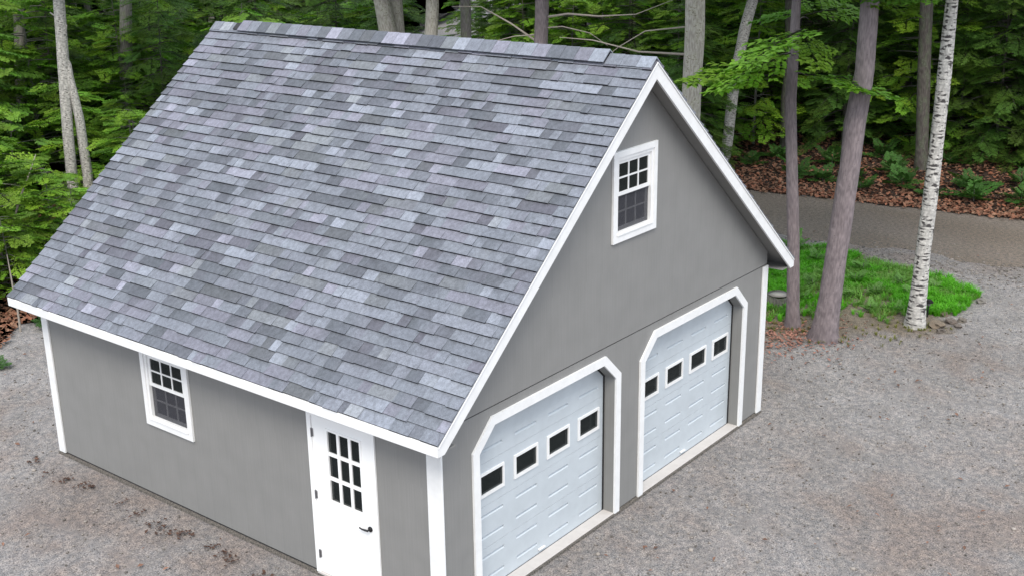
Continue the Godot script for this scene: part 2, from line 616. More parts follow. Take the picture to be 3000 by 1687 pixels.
func garage_door(g: Node3D, x0: float) -> void:
	var root := Node3D.new()
	root.name = "garage_door"
	g.add_child(root, true)
	var outer := door_outline(x0, 0.0)
	var inner := door_outline(x0, 0.108)
	frame_boards("trim_board", outer, inner, 0.001, 0.028, mat.trim, root)
	frame_boards("jamb", door_outline(x0, 0.098), inner, -0.15, 0.0, mat.siding, root)
	frame_boards("weather_strip", door_outline(x0, 0.101), door_outline(x0, 0.126), -0.178, -0.151, mat.rubber, root)
	# four hinged sections with pressed dashes
	var xl := x0 + 0.118
	var xr := x0 + DW - 0.118
	var zf := -0.165
	var cols := []
	for k in 4: cols.append([x0 + 0.325 + 0.640 * k, x0 + 0.735 + 0.640 * k])
	var cuts := [0.028, 0.565, 1.10, 1.635, 2.20]
	var dashes := [[0.165, 0.435], [0.70, 0.967], [], [1.782]]
	for k in 4:
		var mb := MB.new()
		section_face(mb, xl, xr, cuts[k] + 0.0015, cuts[k + 1] - 0.0015, zf, cols, dashes[k], k == 2)
		put("door_section", mb.mesh(), mat.door_paint, root)
	for q in cols:
		var mb := MB.new()   # white window frame standing a little proud
		var a := Vector2(q[0] - 0.030, 1.222)
		var b := Vector2(q[1] + 0.018, 1.522)
		var c := Vector2(q[0] + 0.006, 1.258)
		var d := Vector2(q[1] - 0.010, 1.490)
		mb.zprism([a, Vector2(b.x, a.y), Vector2(d.x, c.y), c], zf - 0.002, zf + 0.014)
		mb.zprism([Vector2(b.x, a.y), b, d, Vector2(d.x, c.y)], zf - 0.002, zf + 0.014)
		mb.zprism([b, Vector2(a.x, b.y), Vector2(c.x, d.y), d], zf - 0.002, zf + 0.014)
		mb.zprism([Vector2(a.x, b.y), a, c, Vector2(c.x, d.y)], zf - 0.002, zf + 0.014)
		put("window_frame", mb.mesh(), mat.trim, root)
		mb = MB.new()
		mb.box(Vector3(c.x - 0.004, c.y - 0.004, zf - 0.014), Vector3(d.x + 0.004, d.y + 0.004, zf - 0.009))
		put("pane", mb.mesh(), mat.glass, root)
	var mb2 := MB.new()
	mb2.box(Vector3(xl, 0.024, zf - 0.03), Vector3(xr, 0.0285, zf + 0.006))
	put("bottom_seal", mb2.mesh(), mat.rubber, root)
	mb2 = MB.new()
	mb2.cbox(Vector3(x0 + 0.095, 0.012, -0.16), Vector3(x0 + DW - 0.095, 0.030, 0.010), 0.006)
	put("threshold", mb2.mesh(), mat.sill_concrete, root)
	mb2 = MB.new()
	mb2.cbox(Vector3(x0 + DW / 2 - 0.06, 0.075, zf), Vector3(x0 + DW / 2 + 0.06, 0.10, zf + 0.03), 0.006)
	put("lift_handle", mb2.mesh(), mat.trim, root)

func section_face(mb: MB, xl: float, xr: float, y0: float, y1: float, z: float, cols: Array, rows: Array, windows: bool) -> void:
	# a sheet with V-shaped dashes pressed in, or with window openings; edges return to the back
	var hh := 0.026
	var deep := 0.024
	var bands := []   # [ya, yb, is_hole]
	var y := y0
	var holes := []
	for r in rows: holes.append([r - hh * 0.5, r + hh * 1.0])
	if windows: holes = [[1.255, 1.493]]
	for h in holes:
		bands.append([y, h[0], false])
		bands.append([h[0], h[1], true])
		y = h[1]
	bands.append([y, y1, false])
	for b in bands:
		if not b[2]:
			mb.poly([Vector3(xl, b[0], z), Vector3(xr, b[0], z), Vector3(xr, b[1], z), Vector3(xl, b[1], z)], Vector3.BACK)
			continue
		var x := xl
		for q in cols:
			mb.poly([Vector3(x, b[0], z), Vector3(q[0], b[0], z), Vector3(q[0], b[1], z), Vector3(x, b[1], z)], Vector3.BACK)
			x = q[1]
			if windows:
				for s in [[Vector2(q[0], b[0]), Vector2(q[1], b[0]), Vector3.UP], [Vector2(q[0], b[1]), Vector2(q[1], b[1]), Vector3.DOWN], [Vector2(q[0], b[0]), Vector2(q[0], b[1]), Vector3.RIGHT], [Vector2(q[1], b[0]), Vector2(q[1], b[1]), Vector3.LEFT]]:
					mb.poly([Vector3(s[0].x, s[0].y, z), Vector3(s[1].x, s[1].y, z), Vector3(s[1].x, s[1].y, z - 0.04), Vector3(s[0].x, s[0].y, z - 0.04)], s[2])
			else:
				# lip above, a sunk upright face, then a ledge sloping out again
				var ym: float = b[0] + hh * 0.75
				var a0 := Vector3(q[0], b[0], z)
				var a1 := Vector3(q[1], b[0], z)
				var t0 := Vector3(q[0], b[1], z)
				var t1 := Vector3(q[1], b[1], z)
				var m0 := Vector3(q[0] + 0.008, ym, z - deep)
				var m1 := Vector3(q[1] - 0.008, ym, z - deep)
				var u0 := Vector3(q[0] + 0.008, b[1] - 0.001, z - deep)
				var u1 := Vector3(q[1] - 0.008, b[1] - 0.001, z - deep)
				mb.poly([a0, a1, m1, m0], Vector3(0, 1, 0.6))
				mb.poly([m0, m1, u1, u0], Vector3.BACK)
				mb.poly([t0, t1, u1, u0], Vector3.DOWN)
				mb.poly([a0, t0, u0, m0], Vector3(1, 0, 0.5))
				mb.poly([a1, t1, u1, m1], Vector3(-1, 0, 0.5))
		mb.poly([Vector3(x, b[0], z), Vector3(xr, b[0], z), Vector3(xr, b[1], z), Vector3(x, b[1], z)], Vector3.BACK)
	# top, bottom, sides and back
	var zb := z - 0.04
	mb.poly([Vector3(xl, y1, z), Vector3(xr, y1, z), Vector3(xr, y1, zb), Vector3(xl, y1, zb)], Vector3.UP)
	mb.poly([Vector3(xl, y0, z), Vector3(xr, y0, z), Vector3(xr, y0, zb), Vector3(xl, y0, zb)], Vector3.DOWN)
	mb.poly([Vector3(xl, y0, z), Vector3(xl, y1, z), Vector3(xl, y1, zb), Vector3(xl, y0, zb)], Vector3.LEFT)
	mb.poly([Vector3(xr, y0, z), Vector3(xr, y1, z), Vector3(xr, y1, zb), Vector3(xr, y0, zb)], Vector3.RIGHT)
	if windows:
		var xx := xl
		mb.poly([Vector3(xl, y0, zb), Vector3(xr, y0, zb), Vector3(xr, 1.255, zb), Vector3(xl, 1.255, zb)], Vector3.FORWARD)
		mb.poly([Vector3(xl, 1.493, zb), Vector3(xr, 1.493, zb), Vector3(xr, y1, zb), Vector3(xl, y1, zb)], Vector3.FORWARD)
		for q in cols + [[xr, xr]]:
			mb.poly([Vector3(xx, 1.255, zb), Vector3(q[0], 1.255, zb), Vector3(q[0], 1.493, zb), Vector3(xx, 1.493, zb)], Vector3.FORWARD)
			xx = q[1]
	else:
		mb.poly([Vector3(xl, y0, zb), Vector3(xr, y0, zb), Vector3(xr, y1, zb), Vector3(xl, y1, zb)], Vector3.FORWARD)

func ring(mb: MB, a: Vector2, b: Vector2, c: Vector2, d: Vector2, z0: float, z1: float) -> void:   # outer corners a, b; inner corners c, d; four mitred sticks
	mb.zprism([a, Vector2(b.x, a.y), Vector2(d.x, c.y), c], z0, z1)
	mb.zprism([Vector2(b.x, a.y), b, d, Vector2(d.x, c.y)], z0, z1)
	mb.zprism([b, Vector2(a.x, b.y), Vector2(c.x, d.y), d], z0, z1)
	mb.zprism([Vector2(a.x, b.y), a, c, Vector2(c.x, d.y)], z0, z1)

func window(g: Node3D, at: Transform3D, w: float, h: float) -> void:
	# double-hung, six over six; x to the right and z outwards, origin at the lower left corner of the casing
	var root := Node3D.new()
	root.name = "window"
	g.add_child(root, true)
	root.transform = at
	var mb := MB.new()
	ring(mb, Vector2(0, 0), Vector2(w, h), Vector2(0.075, 0.075), Vector2(w - 0.075, h - 0.075), 0.001, 0.030)
	put("casing", mb.mesh(), mat.trim, root)
	mb = MB.new()
	ring(mb, Vector2(0.074, 0.074), Vector2(w - 0.074, h - 0.074), Vector2(0.118, 0.118), Vector2(w - 0.118, h - 0.118), -0.06, 0.014)
	put("frame", mb.mesh(), mat.trim, root)
	mb = MB.new()
	mb.cbox(Vector3(0.09, 0.078, 0.0), Vector3(w - 0.09, 0.105, 0.040), 0.005)
	put("sill", mb.mesh(), mat.trim, root)
	var mid := h * 0.515
	# upper sash outside, lower sash behind its insect screen
	for s in [[mid - 0.012, h - 0.117, -0.012, 0.046], [0.117, mid + 0.012, -0.045, 0.048]]:
		var y0: float = s[0]
		var y1: float = s[1]
		var z: float = s[2]
		var e: float = s[3]
		mb = MB.new()
		ring(mb, Vector2(0.117, y0), Vector2(w - 0.117, y1), Vector2(0.117 + e, y0 + e), Vector2(w - 0.117 - e, y1 - e), z - 0.018, z + 0.006)
		var xa := 0.117 + e
		var xb := w - 0.117 - e
		var pw := (xb - xa) / 3
		var ph := (y1 - y0 - 2 * e) / 2
		for k in [1, 2]: mb.box(Vector3(xa + pw * k - 0.011, y0 + e, z - 0.012), Vector3(xa + pw * k + 0.011, y1 - e, z + 0.003))
		for k in 3: mb.box(Vector3(xa + pw * k + (0.011 if k > 0 else 0.0), y0 + e + ph - 0.010, z - 0.011), Vector3(xa + pw * (k + 1) - (0.011 if k < 2 else 0.0), y0 + e + ph + 0.010, z + 0.002))
		put("sash", mb.mesh(), mat.trim, root)
		for k in 3:
			for r in 2:
				mb = MB.new()
				mb.box(Vector3(xa + pw * k, y0 + e + ph * r, z - 0.008), Vector3(xa + pw * (k + 1), y0 + e + ph * (r + 1), z - 0.005))
				put("pane", mb.mesh(), mat.glass, root)
	mb = MB.new()
	mb.box(Vector3(0.119, 0.12, -0.030), Vector3(w - 0.119, mid - 0.014, -0.0285))
	var sc := put("insect_screen", mb.mesh(), mat.screen_mesh, root)
	sc.set_meta("label", "dark insect screen over the lower sash")

func side_door(g: Node3D) -> void:
	var root := Node3D.new()
	root.name = "side_door"
	g.add_child(root, true)
	# x to the right along the wall, z outwards
	root.transform = Transform3D(Basis(Vector3(0, 0, 1), Vector3(0, 1, 0), Vector3(-1, 0, 0)), Vector3(0, 0, -2.035))
	root.set_meta("label", "white side door with nine panes and a black lever handle")
	var w := 1.075
	var top := 2.20
	var mb := MB.new()
	ring(mb, Vector2(0, 0.03), Vector2(w, top), Vector2(0.065, 0.031), Vector2(w - 0.065, top - 0.12), 0.001, 0.022)
	put("frame", mb.mesh(), mat.door_white, root)
	mb = MB.new()
	mb.box(Vector3(0.03, 0.022, -0.1), Vector3(w - 0.03, 0.045, 0.035))
	put("threshold", mb.mesh(), mat.sill_concrete, root)
	# slab with nine openings and two pressed panels
	var x0 := 0.068
	var x1 := w - 0.068
	var y0 := 0.05
	var y1 := top - 0.123
	var gx := [0.325, 0.835]
	var gy := [1.067, 1.942]
	mb = MB.new()
	var zf := 0.006
	var zb := -0.036
	mb.box(Vector3(x0, y0, zb), Vector3(gx[0], y1, zf))
	mb.box(Vector3(gx[1], y0, zb), Vector3(x1, y1, zf))
	mb.box(Vector3(gx[0], y0, zb), Vector3(gx[1], gy[0], zf))
	mb.box(Vector3(gx[0], gy[1], zb), Vector3(gx[1], y1, zf))
	put("door_leaf", mb.mesh(), mat.door_white, root)
	mb = MB.new()
	ring(mb, Vector2(gx[0] - 0.028, gy[0] - 0.028), Vector2(gx[1] + 0.028, gy[1] + 0.028), Vector2(gx[0], gy[0]), Vector2(gx[1], gy[1]), zf, zf + 0.010)
	put("light_frame", mb.mesh(), mat.door_white, root)
	mb = MB.new()
	var pw: float = (gx[1] - gx[0] - 0.08) / 3
	var ph: float = (gy[1] - gy[0] - 0.088) / 3
	for k in [1, 2]:
		mb.box(Vector3(gx[0] + (pw + 0.04) * k - 0.04, gy[0], zf - 0.022), Vector3(gx[0] + (pw + 0.04) * k, gy[1], zf + 0.003))
	for r in [1, 2]:
		for k in 3:
			mb.box(Vector3(gx[0] + (pw + 0.04) * k, gy[0] + (ph + 0.044) * r - 0.044, zf - 0.021), Vector3(gx[0] + (pw + 0.04) * k + pw, gy[0] + (ph + 0.044) * r, zf + 0.002))
	put("muntin_grid", mb.mesh(), mat.door_white, root)
	for k in 3:
		for r in 3:
			mb = MB.new()
			mb.box(Vector3(gx[0] + (pw + 0.04) * k, gy[0] + (ph + 0.044) * r, zf - 0.016), Vector3(gx[0] + (pw + 0.04) * k + pw, gy[0] + (ph + 0.044) * r + ph, zf - 0.012))
			put("pane", mb.mesh(), mat.glass, root)
	for k in 2:
		mb = MB.new()
		var xa := 0.205 + 0.35 * k
		ring(mb, Vector2(xa, 0.22), Vector2(xa + 0.31, 0.86), Vector2(xa + 0.03, 0.25), Vector2(xa + 0.28, 0.83), zf, zf + 0.006)
		put("pressed_panel", mb.mesh(), mat.door_white, root)
	for y in [0.29, 1.07, 1.86]:
		mb = MB.new()
		mb.cbox(Vector3(0.062, y - 0.05, zf), Vector3(0.092, y + 0.05, zf + 0.012), 0.004)
		mb.tube([Vector3(0.067, y - 0.055, zf + 0.014), Vector3(0.067, y + 0.055, zf + 0.014)], [0.008, 0.008], 8)
		put("hinge", mb.mesh(), mat.metal_grey, root)
	mb = MB.new()
	mb.tube([Vector3(0.938, 0.90, zf), Vector3(0.938, 0.90, zf + 0.012), Vector3(0.938, 0.90, zf + 0.014)], [0.033, 0.033, 0.028], 16)
	mb.tube([Vector3(0.938, 0.90, zf + 0.014), Vector3(0.938, 0.90, zf + 0.055)], [0.012, 0.012], 10)
	mb.tube([Vector3(0.944, 0.90, zf + 0.05), Vector3(0.90, 0.897, zf + 0.052), Vector3(0.85, 0.892, zf + 0.05), Vector3(0.80, 0.894, zf + 0.044)], [0.013, 0.012, 0.010, 0.008], 8)
	put("lever_handle", mb.mesh(), mat.metal_dark, root)

func shingle_tone(bold := true) -> Color:
	var k := rng.randf()
	if not bold: k = 0.25 + 0.75 * k
	var v := 0.225 + 0.03 * rng.randfn()
	if k < 0.17: v = 0.31 + 0.06 * rng.randf()
	elif k < 0.44: v = 0.120 + 0.035 * rng.randf()
	v = clampf(v, 0.09, 0.40)
	var h := rng.randf()
	var tint := Color(0.925, 0.995, 1.15)
	if h < 0.25: tint = Color(0.965, 0.965, 1.16)
	elif h < 0.36: tint = Color(0.94, 1.00, 1.08)
	return Color(v * tint.r, v * tint.g, v * tint.b)

func wedge(col: Color, col2: Color) -> ArrayMesh:   # unit shingle: x width, y thickness, z up the slope
	var mb := MB.new()
	wedge_into(mb, Transform3D.IDENTITY, col, col2)
	return mb.mesh()

func wedge_into(mb: MB, t: Transform3D, col: Color, col2: Color) -> void:
	mb.col = col
	var p := func(x, y, z): return t * Vector3(x, y, z)
	var a0: Vector3 = p.call(0, 0, 0)
	var a1: Vector3 = p.call(1, 0, 0)
	var b0: Vector3 = p.call(0, 0, 1)
	var b1: Vector3 = p.call(1, 0, 1)
	var c0: Vector3 = p.call(0, 1, 0)
	var c1: Vector3 = p.call(1, 1, 0)
	var d0: Vector3 = p.call(0, 0.12, 1)
	var d1: Vector3 = p.call(1, 0.12, 1)
	var out := t.basis.y.normalized()
	# granules of neighbouring tones mix along the piece
	var k := mb.v.size()
	mb.v.append_array([c0, c1, d1, d0])
	mb.n.append_array([out, out, out, out])
	mb.c.append_array([col, col2, col2, col])
	for j in 4: mb.u.append(Vector2.ZERO)
	if (d1 - c0).cross(c1 - c0).dot(out) > 0: mb.i.append_array([k, k + 1, k + 2, k, k + 2, k + 3])
	else: mb.i.append_array([k, k + 2, k + 1, k, k + 3, k + 2])
	mb.poly([a0, a1, b1, b0], -out)
	mb.poly([b0, b1, d1, d0], t.basis.z)
	mb.col = Color(0.022, 0.022, 0.026)   # the cut edges are bare asphalt
	mb.poly([a0, a1, c1, c0], -t.basis.z)
	mb.col = col
	mb.poly([a0, c0, d0, b0], -t.basis.x)
	mb.poly([a1, c1, d1, b1], t.basis.x)

func roof(g: Node3D) -> void:
	var z0 := RF
	var z1 := -L - RB
	var mb := MB.new()
	var dk := 0.014   # deck lies this far under the shingle tops, measured upright
	for s in [-1.0, 1.0]:
		var xe: float = W / 2 + s * (W / 2 + EAVE)
		mb.hull([Vector3(xe, HE - dk - 0.128, z0 - 0.03), Vector3(W / 2, HR - dk - 0.128, z0 - 0.03), Vector3(W / 2, HR - dk - 0.128, z1 + 0.03), Vector3(xe, HE - dk - 0.128, z1 + 0.03)],
			[Vector3(xe, HE - dk, z0 - 0.03), Vector3(W / 2, HR - dk, z0 - 0.03), Vector3(W / 2, HR - dk, z1 + 0.03), Vector3(xe, HE - dk, z1 + 0.03)])
	var rf := put("roof", mb.mesh(), mat.siding, g)
	# fascia boards, soffits and rake boards
	for s in [-1.0, 1.0]:
		var xe: float = W / 2 + s * (W / 2 + EAVE)
		mb = MB.new()
		mb.cbox(Vector3(xe - s * 0.002, HE - 0.150, z1), Vector3(xe + s * 0.026, HE - 0.030, z0), 0.004)
		put("fascia", mb.mesh(), mat.trim, rf)
		mb = MB.new()
		mb.box(Vector3(xe - s * 0.002, HE - 0.142, z1 + 0.03), Vector3(xe - s * (EAVE - 0.03), HE - 0.128, z0 - 0.03))
		put("soffit", mb.mesh(), mat.siding, rf)
		for e in [[z0 - 0.03, z0], [z1, z1 + 0.03]]:
			mb = MB.new()
			var ye := HE - 0.030
			mb.zprism([Vector2(xe, ye), Vector2(W / 2, HR - 0.030), Vector2(W / 2, HR - 0.228), Vector2(xe - s * 0.085, HE - 0.150), Vector2(xe, HE - 0.150)], e[0], e[1])
			put("rake_board", mb.mesh(), mat.trim, rf)
			mb = MB.new()   # metal drip edge over the rake
			var zz: float = e[1] if e[1] > 0 else e[0]
			var o := 0.012 if e[1] > 0 else -0.012
			mb.zprism([Vector2(xe + s * 0.01, HE - 0.036), Vector2(W / 2, HR - 0.030), Vector2(W / 2, HR - 0.047), Vector2(xe + s * 0.01, HE - 0.055)], zz, zz + o)
			put("drip_edge", mb.mesh(), mat.trim, rf)
	# shingles, course by course; the nearest to the front corner are single pieces, the others one mesh
	var along := Vector3(0, 0, 1)
	var nn := sqrt(1 + SLOPE * SLOPE)
	var courses := 36
	var run := (W / 2 + EAVE) * nn
	var expo := run / courses
	var pieces := []
	for side in [-1.0, 1.0]:
		var up := Vector3(-side, SLOPE, 0) / nn
		var out := Vector3(side * SLOPE, 1, 0) / nn
		var foot := Vector3(W / 2 + side * (W / 2 + EAVE + 0.012), HE - dk - 0.014, 0)
		for k in courses:
			var z := z1 - 0.004
			var last := z0 + 0.006
			var tone := shingle_tone()
			var raised := false
			while z < last - 0.001:
				var w := rng.randf_range(0.10, 0.24) if rng.randf() < 0.5 else rng.randf_range(0.22, 0.48)
				if last - z - w < 0.09: w = last - z
				raised = not raised if rng.randf() < 0.8 else raised
				if rng.randf() < 0.86: tone = shingle_tone(w < 0.24)
				var t := (0.029 if raised else 0.017) + rng.randf() * 0.002
				var jog := rng.randf_range(-0.006, 0.006) - (0.006 if raised else 0.0)
				var at := foot + up * (expo * k + jog) + along * z
				# along, out, up form the piece's own axes
				var b := Basis(along * (w - 0.0004), out * t, up * (expo * 1.12))
				var tone2 := tone.lerp(shingle_tone(), rng.randf_range(0.05, 0.5))
				pieces.append([Transform3D(b, at), tone, side, at + along * w * 0.5, tone2])
				z += w
	var eye := Vector3(-8.42, 7.69, 7.68)
	var near := []
	for k in pieces.size():
		if pieces[k][2] < 0: near.append([pieces[k][3].distance_squared_to(eye), k])
	near.sort()
	var single := {}
	for k in mini(300, near.size()): single[near[k][1]] = true
	var kinds := []
	for k in 90:
		var col := shingle_tone()
		var col2 := col.lerp(shingle_tone(), rng.randf_range(0.05, 0.5))
		kinds.append([col, wedge(col, col2), col2])
	var field := MB.new()
	var count := 0
	for k in pieces.size():
		var q = pieces[k]
		if single.has(k):
			var pick = kinds[0]
			var best := 9.0
			for kk in kinds:
				var d: float = absf(kk[0].r - q[1].r) + absf(kk[0].g - q[1].g) + absf(kk[0].b - q[1].b) + absf(kk[2].g - q[4].g)
				if d < best:
					best = d
					pick = kk
			var o := put("shingle", pick[1], mat.shingle, rf)
			o.transform = q[0]
			count += 1
		else:
			wedge_into(field, q[0], q[1], q[4])
	var fm := put("shingle_field", field.mesh(), mat.shingle, rf)
	fm.set_meta("kind", "stuff")
	# ridge vent and ridge caps
	mb = MB.new()
	var vz0 := -0.42
	var vz1 := -L + 0.30
	var lift := 0.045
	for s in [-1.0, 1.0]:
		var up := Vector3(-s, SLOPE, 0) / nn
		var out := Vector3(s * SLOPE, 1, 0) / nn
		var a := Vector3(W / 2, HR - 0.004, 0)
		var b := a - up * 0.125
		mb.hull([a + Vector3(0, 0, vz0), b + Vector3(0, 0, vz0), b + Vector3(0, 0, vz1), a + Vector3(0, 0, vz1)],
			[a + out * lift + Vector3(0, 0, vz0), b + out * lift + Vector3(0, 0, vz0), b + out * lift + Vector3(0, 0, vz1), a + out * lift + Vector3(0, 0, vz1)])
	put("ridge_vent", mb.mesh(), mat.ridge_vent, rf)
	var z := z1 - 0.005
	while z < z0 - 0.02:
		var step := 0.205 + rng.randf() * 0.02
		var e := minf(z + step, z0 + 0.008)
		var on_vent := z > vz1 - 0.05 and e < vz0 + 0.05
		var base := (lift if on_vent else 0.010)
		mb = MB.new()
		mb.col = shingle_tone()
		for s in [-1.0, 1.0]:
			var up := Vector3(-s, SLOPE, 0) / nn
			var out := Vector3(s * SLOPE, 1, 0) / nn
			var a := Vector3(W / 2, HR - 0.002 + base * nn, 0)
			var b := a - up * (0.150 + base)
			var peak := Vector3(0, 0.012, 0)
			mb.hull([a + Vector3(0, 0, z), b + Vector3(0, 0, z), b + Vector3(0, 0, e), a + Vector3(0, 0, e)],
				[a + peak + Vector3(0, 0, z), b + out * 0.008 + Vector3(0, 0, z), b + out * 0.012 + Vector3(0, 0, e - 0.001), a + peak * 1.5 + Vector3(0, 0, e - 0.001)])
		put("ridge_cap", mb.mesh(), mat.shingle, rf)
		z = e

# ---------------------------------------------------------------- plants
var spray_beech: Array[ArrayMesh] = []
var spray_hemlock: Array[ArrayMesh] = []
var spray_maple: Array[ArrayMesh] = []

func leaf_into(mb: MB, at: Vector3, dir: Vector3, nrm: Vector3, len_: float, wid: float, col: Color) -> void:
	# one leaf: two faces folded along the midrib
	var side := dir.cross(nrm).normalized()
	var tip := at + dir * len_
	var mid := at + dir * len_ * 0.45
	var l := mid + side * wid * 0.5 + nrm * wid * 0.16
	var r := mid - side * wid * 0.5 + nrm * wid * 0.16
	mb.col = col
	mb.tri(at, l, tip, nrm)
	mb.tri(at, tip, r, nrm)

func spray(kind: int, seed_: int) -> ArrayMesh:
	rng.seed = seed_
	var mb := MB.new()
	mb.col = Color(0.10, 0.075, 0.055)
	var main := []
	var bend := rng.randf_range(-0.15, 0.15)
	for k in 6:
		var t := k / 5.0
		main.append(Vector3(t, 0.02 - 0.10 * t * t, bend * t * t))
	mb.tube(main, [0.008, 0.007, 0.006, 0.005, 0.004, 0.003], 3, 0, null, false)
	var twigs := 9 if kind != 2 else 7
	for k in twigs:
		for s in [-1.0, 1.0]:
			var t: float = 0.10 + 0.88 * (k + rng.randf() * 0.5) / twigs
			var o := Vector3(t, 0.02 - 0.10 * t * t, bend * t * t)
			var reach := (0.52 * (1.0 - t * 0.78)) * rng.randf_range(0.75, 1.1)
			var ang := rng.randf_range(0.75, 1.05)
			var d := Vector3(cos(ang), rng.randf_range(-0.10, 0.06), s * sin(ang)).normalized()
			mb.col = Color(0.10, 0.075, 0.055)
			mb.tube([o, o + d * reach * 0.6, o + d * reach + Vector3(0.03, -0.05 * reach, 0)], [0.004, 0.003, 0.002], 3, 0, null, false)
			var leaves := 6
			if kind == 1: leaves = 9
			if kind == 2: leaves = 3
			for j in leaves:
				var q := (j + 0.8) / leaves
				var p := o + d * reach * q
				for side in [-1.0, 1.0]:
					if rng.randf() < 0.12: continue
					var v := rng.randf_range(0.75, 1.2)
					var col := Color(v, v * rng.randf_range(0.95, 1.05), v * rng.randf_range(0.8, 1.1))
					var spread := rng.randf_range(0.5, 1.0)
					var dd: Vector3 = (d * cos(spread) + Vector3(-d.z * s, 0, d.x * s).normalized() * sin(spread) * side).normalized()
					dd.y += rng.randf_range(-0.28, 0.12)
					dd = dd.normalized()
					var nr := (Vector3(rng.randf_range(-0.35, 0.35), 1, rng.randf_range(-0.35, 0.35))).normalized()
					nr = (nr - dd * nr.dot(dd)).normalized()
					if kind == 0: leaf_into(mb, p, dd, nr, rng.randf_range(0.075, 0.11), rng.randf_range(0.045, 0.06), col)
					elif kind == 1: leaf_into(mb, p, dd, nr, rng.randf_range(0.06, 0.10), 0.021, col)
					else:
						dd = (dd + Vector3(0, -0.5, 0)).normalized()
						nr = (Vector3(0.3, 1, 0) - dd * Vector3(0.3, 1, 0).dot(dd)).normalized()
						leaf_into(mb, p, dd, nr, rng.randf_range(0.13, 0.18), rng.randf_range(0.11, 0.15), col)
	return mb.mesh()

func along_trunk(pts: Array, total: float, ground: float) -> Array:   # [points, radii] from under the ground to the tree's top
	var p := []
	var r := []
	var first := Vector3(pts[0][0], pts[0][1], pts[0][2])
	var second := Vector3(pts[1][0], pts[1][1], pts[1][2])
	var d0 := (first - second).normalized()
	# run the line down to the ground
	var base := first
	if absf(d0.y) > 0.2: base = first + d0 * ((ground - first.y) / d0.y)
	var r0: float = pts[0][3]
	p.append(base - Vector3(0, 0.25, 0))
	r.append(r0 * 1.45)
	p.append(base)
	r.append(r0 * 1.38)
	p.append(base + (second - base).normalized() * 0.14)
	r.append(r0 * 1.12)
	p.append(base + (second - base).normalized() * 0.42)
	r.append(r0 * 1.0)
	for k in range(1, pts.size()):
		var q := Vector3(pts[k][0], pts[k][1], pts[k][2])
		if q.y < base.y + 0.55: continue
		p.append(q)
		r.append(pts[k][3])
	var last: Vector3 = p[p.size() - 1]
	var d: Vector3 = (last - p[p.size() - 2]).normalized()
	d = (d + Vector3(0, 0.6, 0)).normalized()
	var rl: float = r[r.size() - 1]
	var n := 5
	for k in range(1, n + 1):
		var t := float(k) / n
		p.append(last + d * (total - last.y) * t + Vector3(0.15 * sin(k * 2.1), 0, 0.15 * cos(k * 1.7)) * t)
		r.append(maxf(rl * (1.0 - 0.88 * t), 0.015))
	# refine
	var p2 := []
	var r2 := []
	for k in p.size() - 1:
		var m := 1 if k < 3 else maxi(1, int(p[k].distance_to(p[k + 1]) / 0.22))
		for j in m:
			p2.append(p[k].lerp(p[k + 1], float(j) / m))
			r2.append(lerpf(r[k], r[k + 1], float(j) / m))
	p2.append(p[p.size() - 1])
	r2.append(r[r.size() - 1])
	# local to the base
	for k in p2.size(): p2[k] -= base
	return [p2, r2, base]

func point_on(p: Array, y: float) -> Vector3:
	for k in p.size() - 1:
		if p[k + 1].y >= y: return p[k].lerp(p[k + 1], clampf((y - p[k].y) / maxf(p[k + 1].y - p[k].y, 0.001), 0, 1))
	return p[p.size() - 1]

func crown(root: Node3D, p: Array, lo: float, hi: float, reach: float, step: float, per: int, size: float, sprays: Array, tint: Color, vary: float, bark: Material, shape := 0.0, droop := 0.0) -> void:
	var limbs := MB.new()
	var xf := []
	var cols := []
	var y := lo
	var turn := rng.randf() * TAU
	while y < hi:
		var t := (y - lo) / maxf(hi - lo, 0.01)
		var prof := lerpf(1.0, 0.25, pow(t, 1.3)) * lerpf(0.75, 1.0, minf(1.0, t * 5.0))
		if shape > 0: prof = sin(PI * clampf(0.12 + 0.85 * t, 0, 1))
		for k in per:
			turn += TAU / per + rng.randf_range(-0.5, 0.5)
			var o := point_on(p, y + rng.randf_range(-0.5, 0.5) * step)
			var len_ := reach * prof * rng.randf_range(0.55, 1.1)
			if len_ < 0.15: continue
			var d := Vector3(cos(turn), 0, sin(turn))
			var rise := rng.randf_range(0.02, 0.30) - droop
			var pts := []
			var rr := []
			for j in 5:
				var q := j / 4.0
				pts.append(o + d * len_ * q + Vector3(0, len_ * (rise * q - (0.22 + droop) * q * q), 0))
				rr.append(lerpf(0.010 + 0.007 * len_, 0.004, q))
			limbs.tube(pts, rr, 4, 0, null, false)
			var m := maxi(2, int(len_ / (0.36 * size)))
			for j in m:
				var q: float = 0.30 + 0.70 * (j + rng.randf() * 0.8) / m
				if len_ < 0.6: q = rng.randf_range(0.3, 1.0)
				var at: Vector3 = o + d * len_ * q + Vector3(0, len_ * (rise * q - (0.22 + droop) * q * q), 0)
				var yaw := -turn + rng.randf_range(-0.95, 0.95)
				var b := Basis.from_euler(Vector3(rng.randf_range(-0.30, 0.30), yaw, rng.randf_range(-0.38, 0.10) - droop * 0.5))
				var s := size * rng.randf_range(0.65, 1.1)
				xf.append(Transform3D(b.scaled_local(Vector3.ONE * s), at))
				var v := 1.0 + vary * rng.randfn() * 0.5
				v = clampf(v, 0.45, 1.7)
				var yel := rng.randf_range(-0.12, 0.22)
				cols.append(Color(tint.r * v * (1.0 + yel), tint.g * v, tint.b * v * (1.0 - yel)))
		y += step * rng.randf_range(0.75, 1.25)
	put("limbs", limbs.mesh(), bark, root)
	# the sprays of each shape make one part
	var n := sprays.size()
	for s in n:
		var a := []
		var c := []
		for k in range(s, xf.size(), n):
			a.append(xf[k])
			c.append(cols[k])
		if a.size(): copies("crown", sprays[s], mat.leaf, a, c, root)

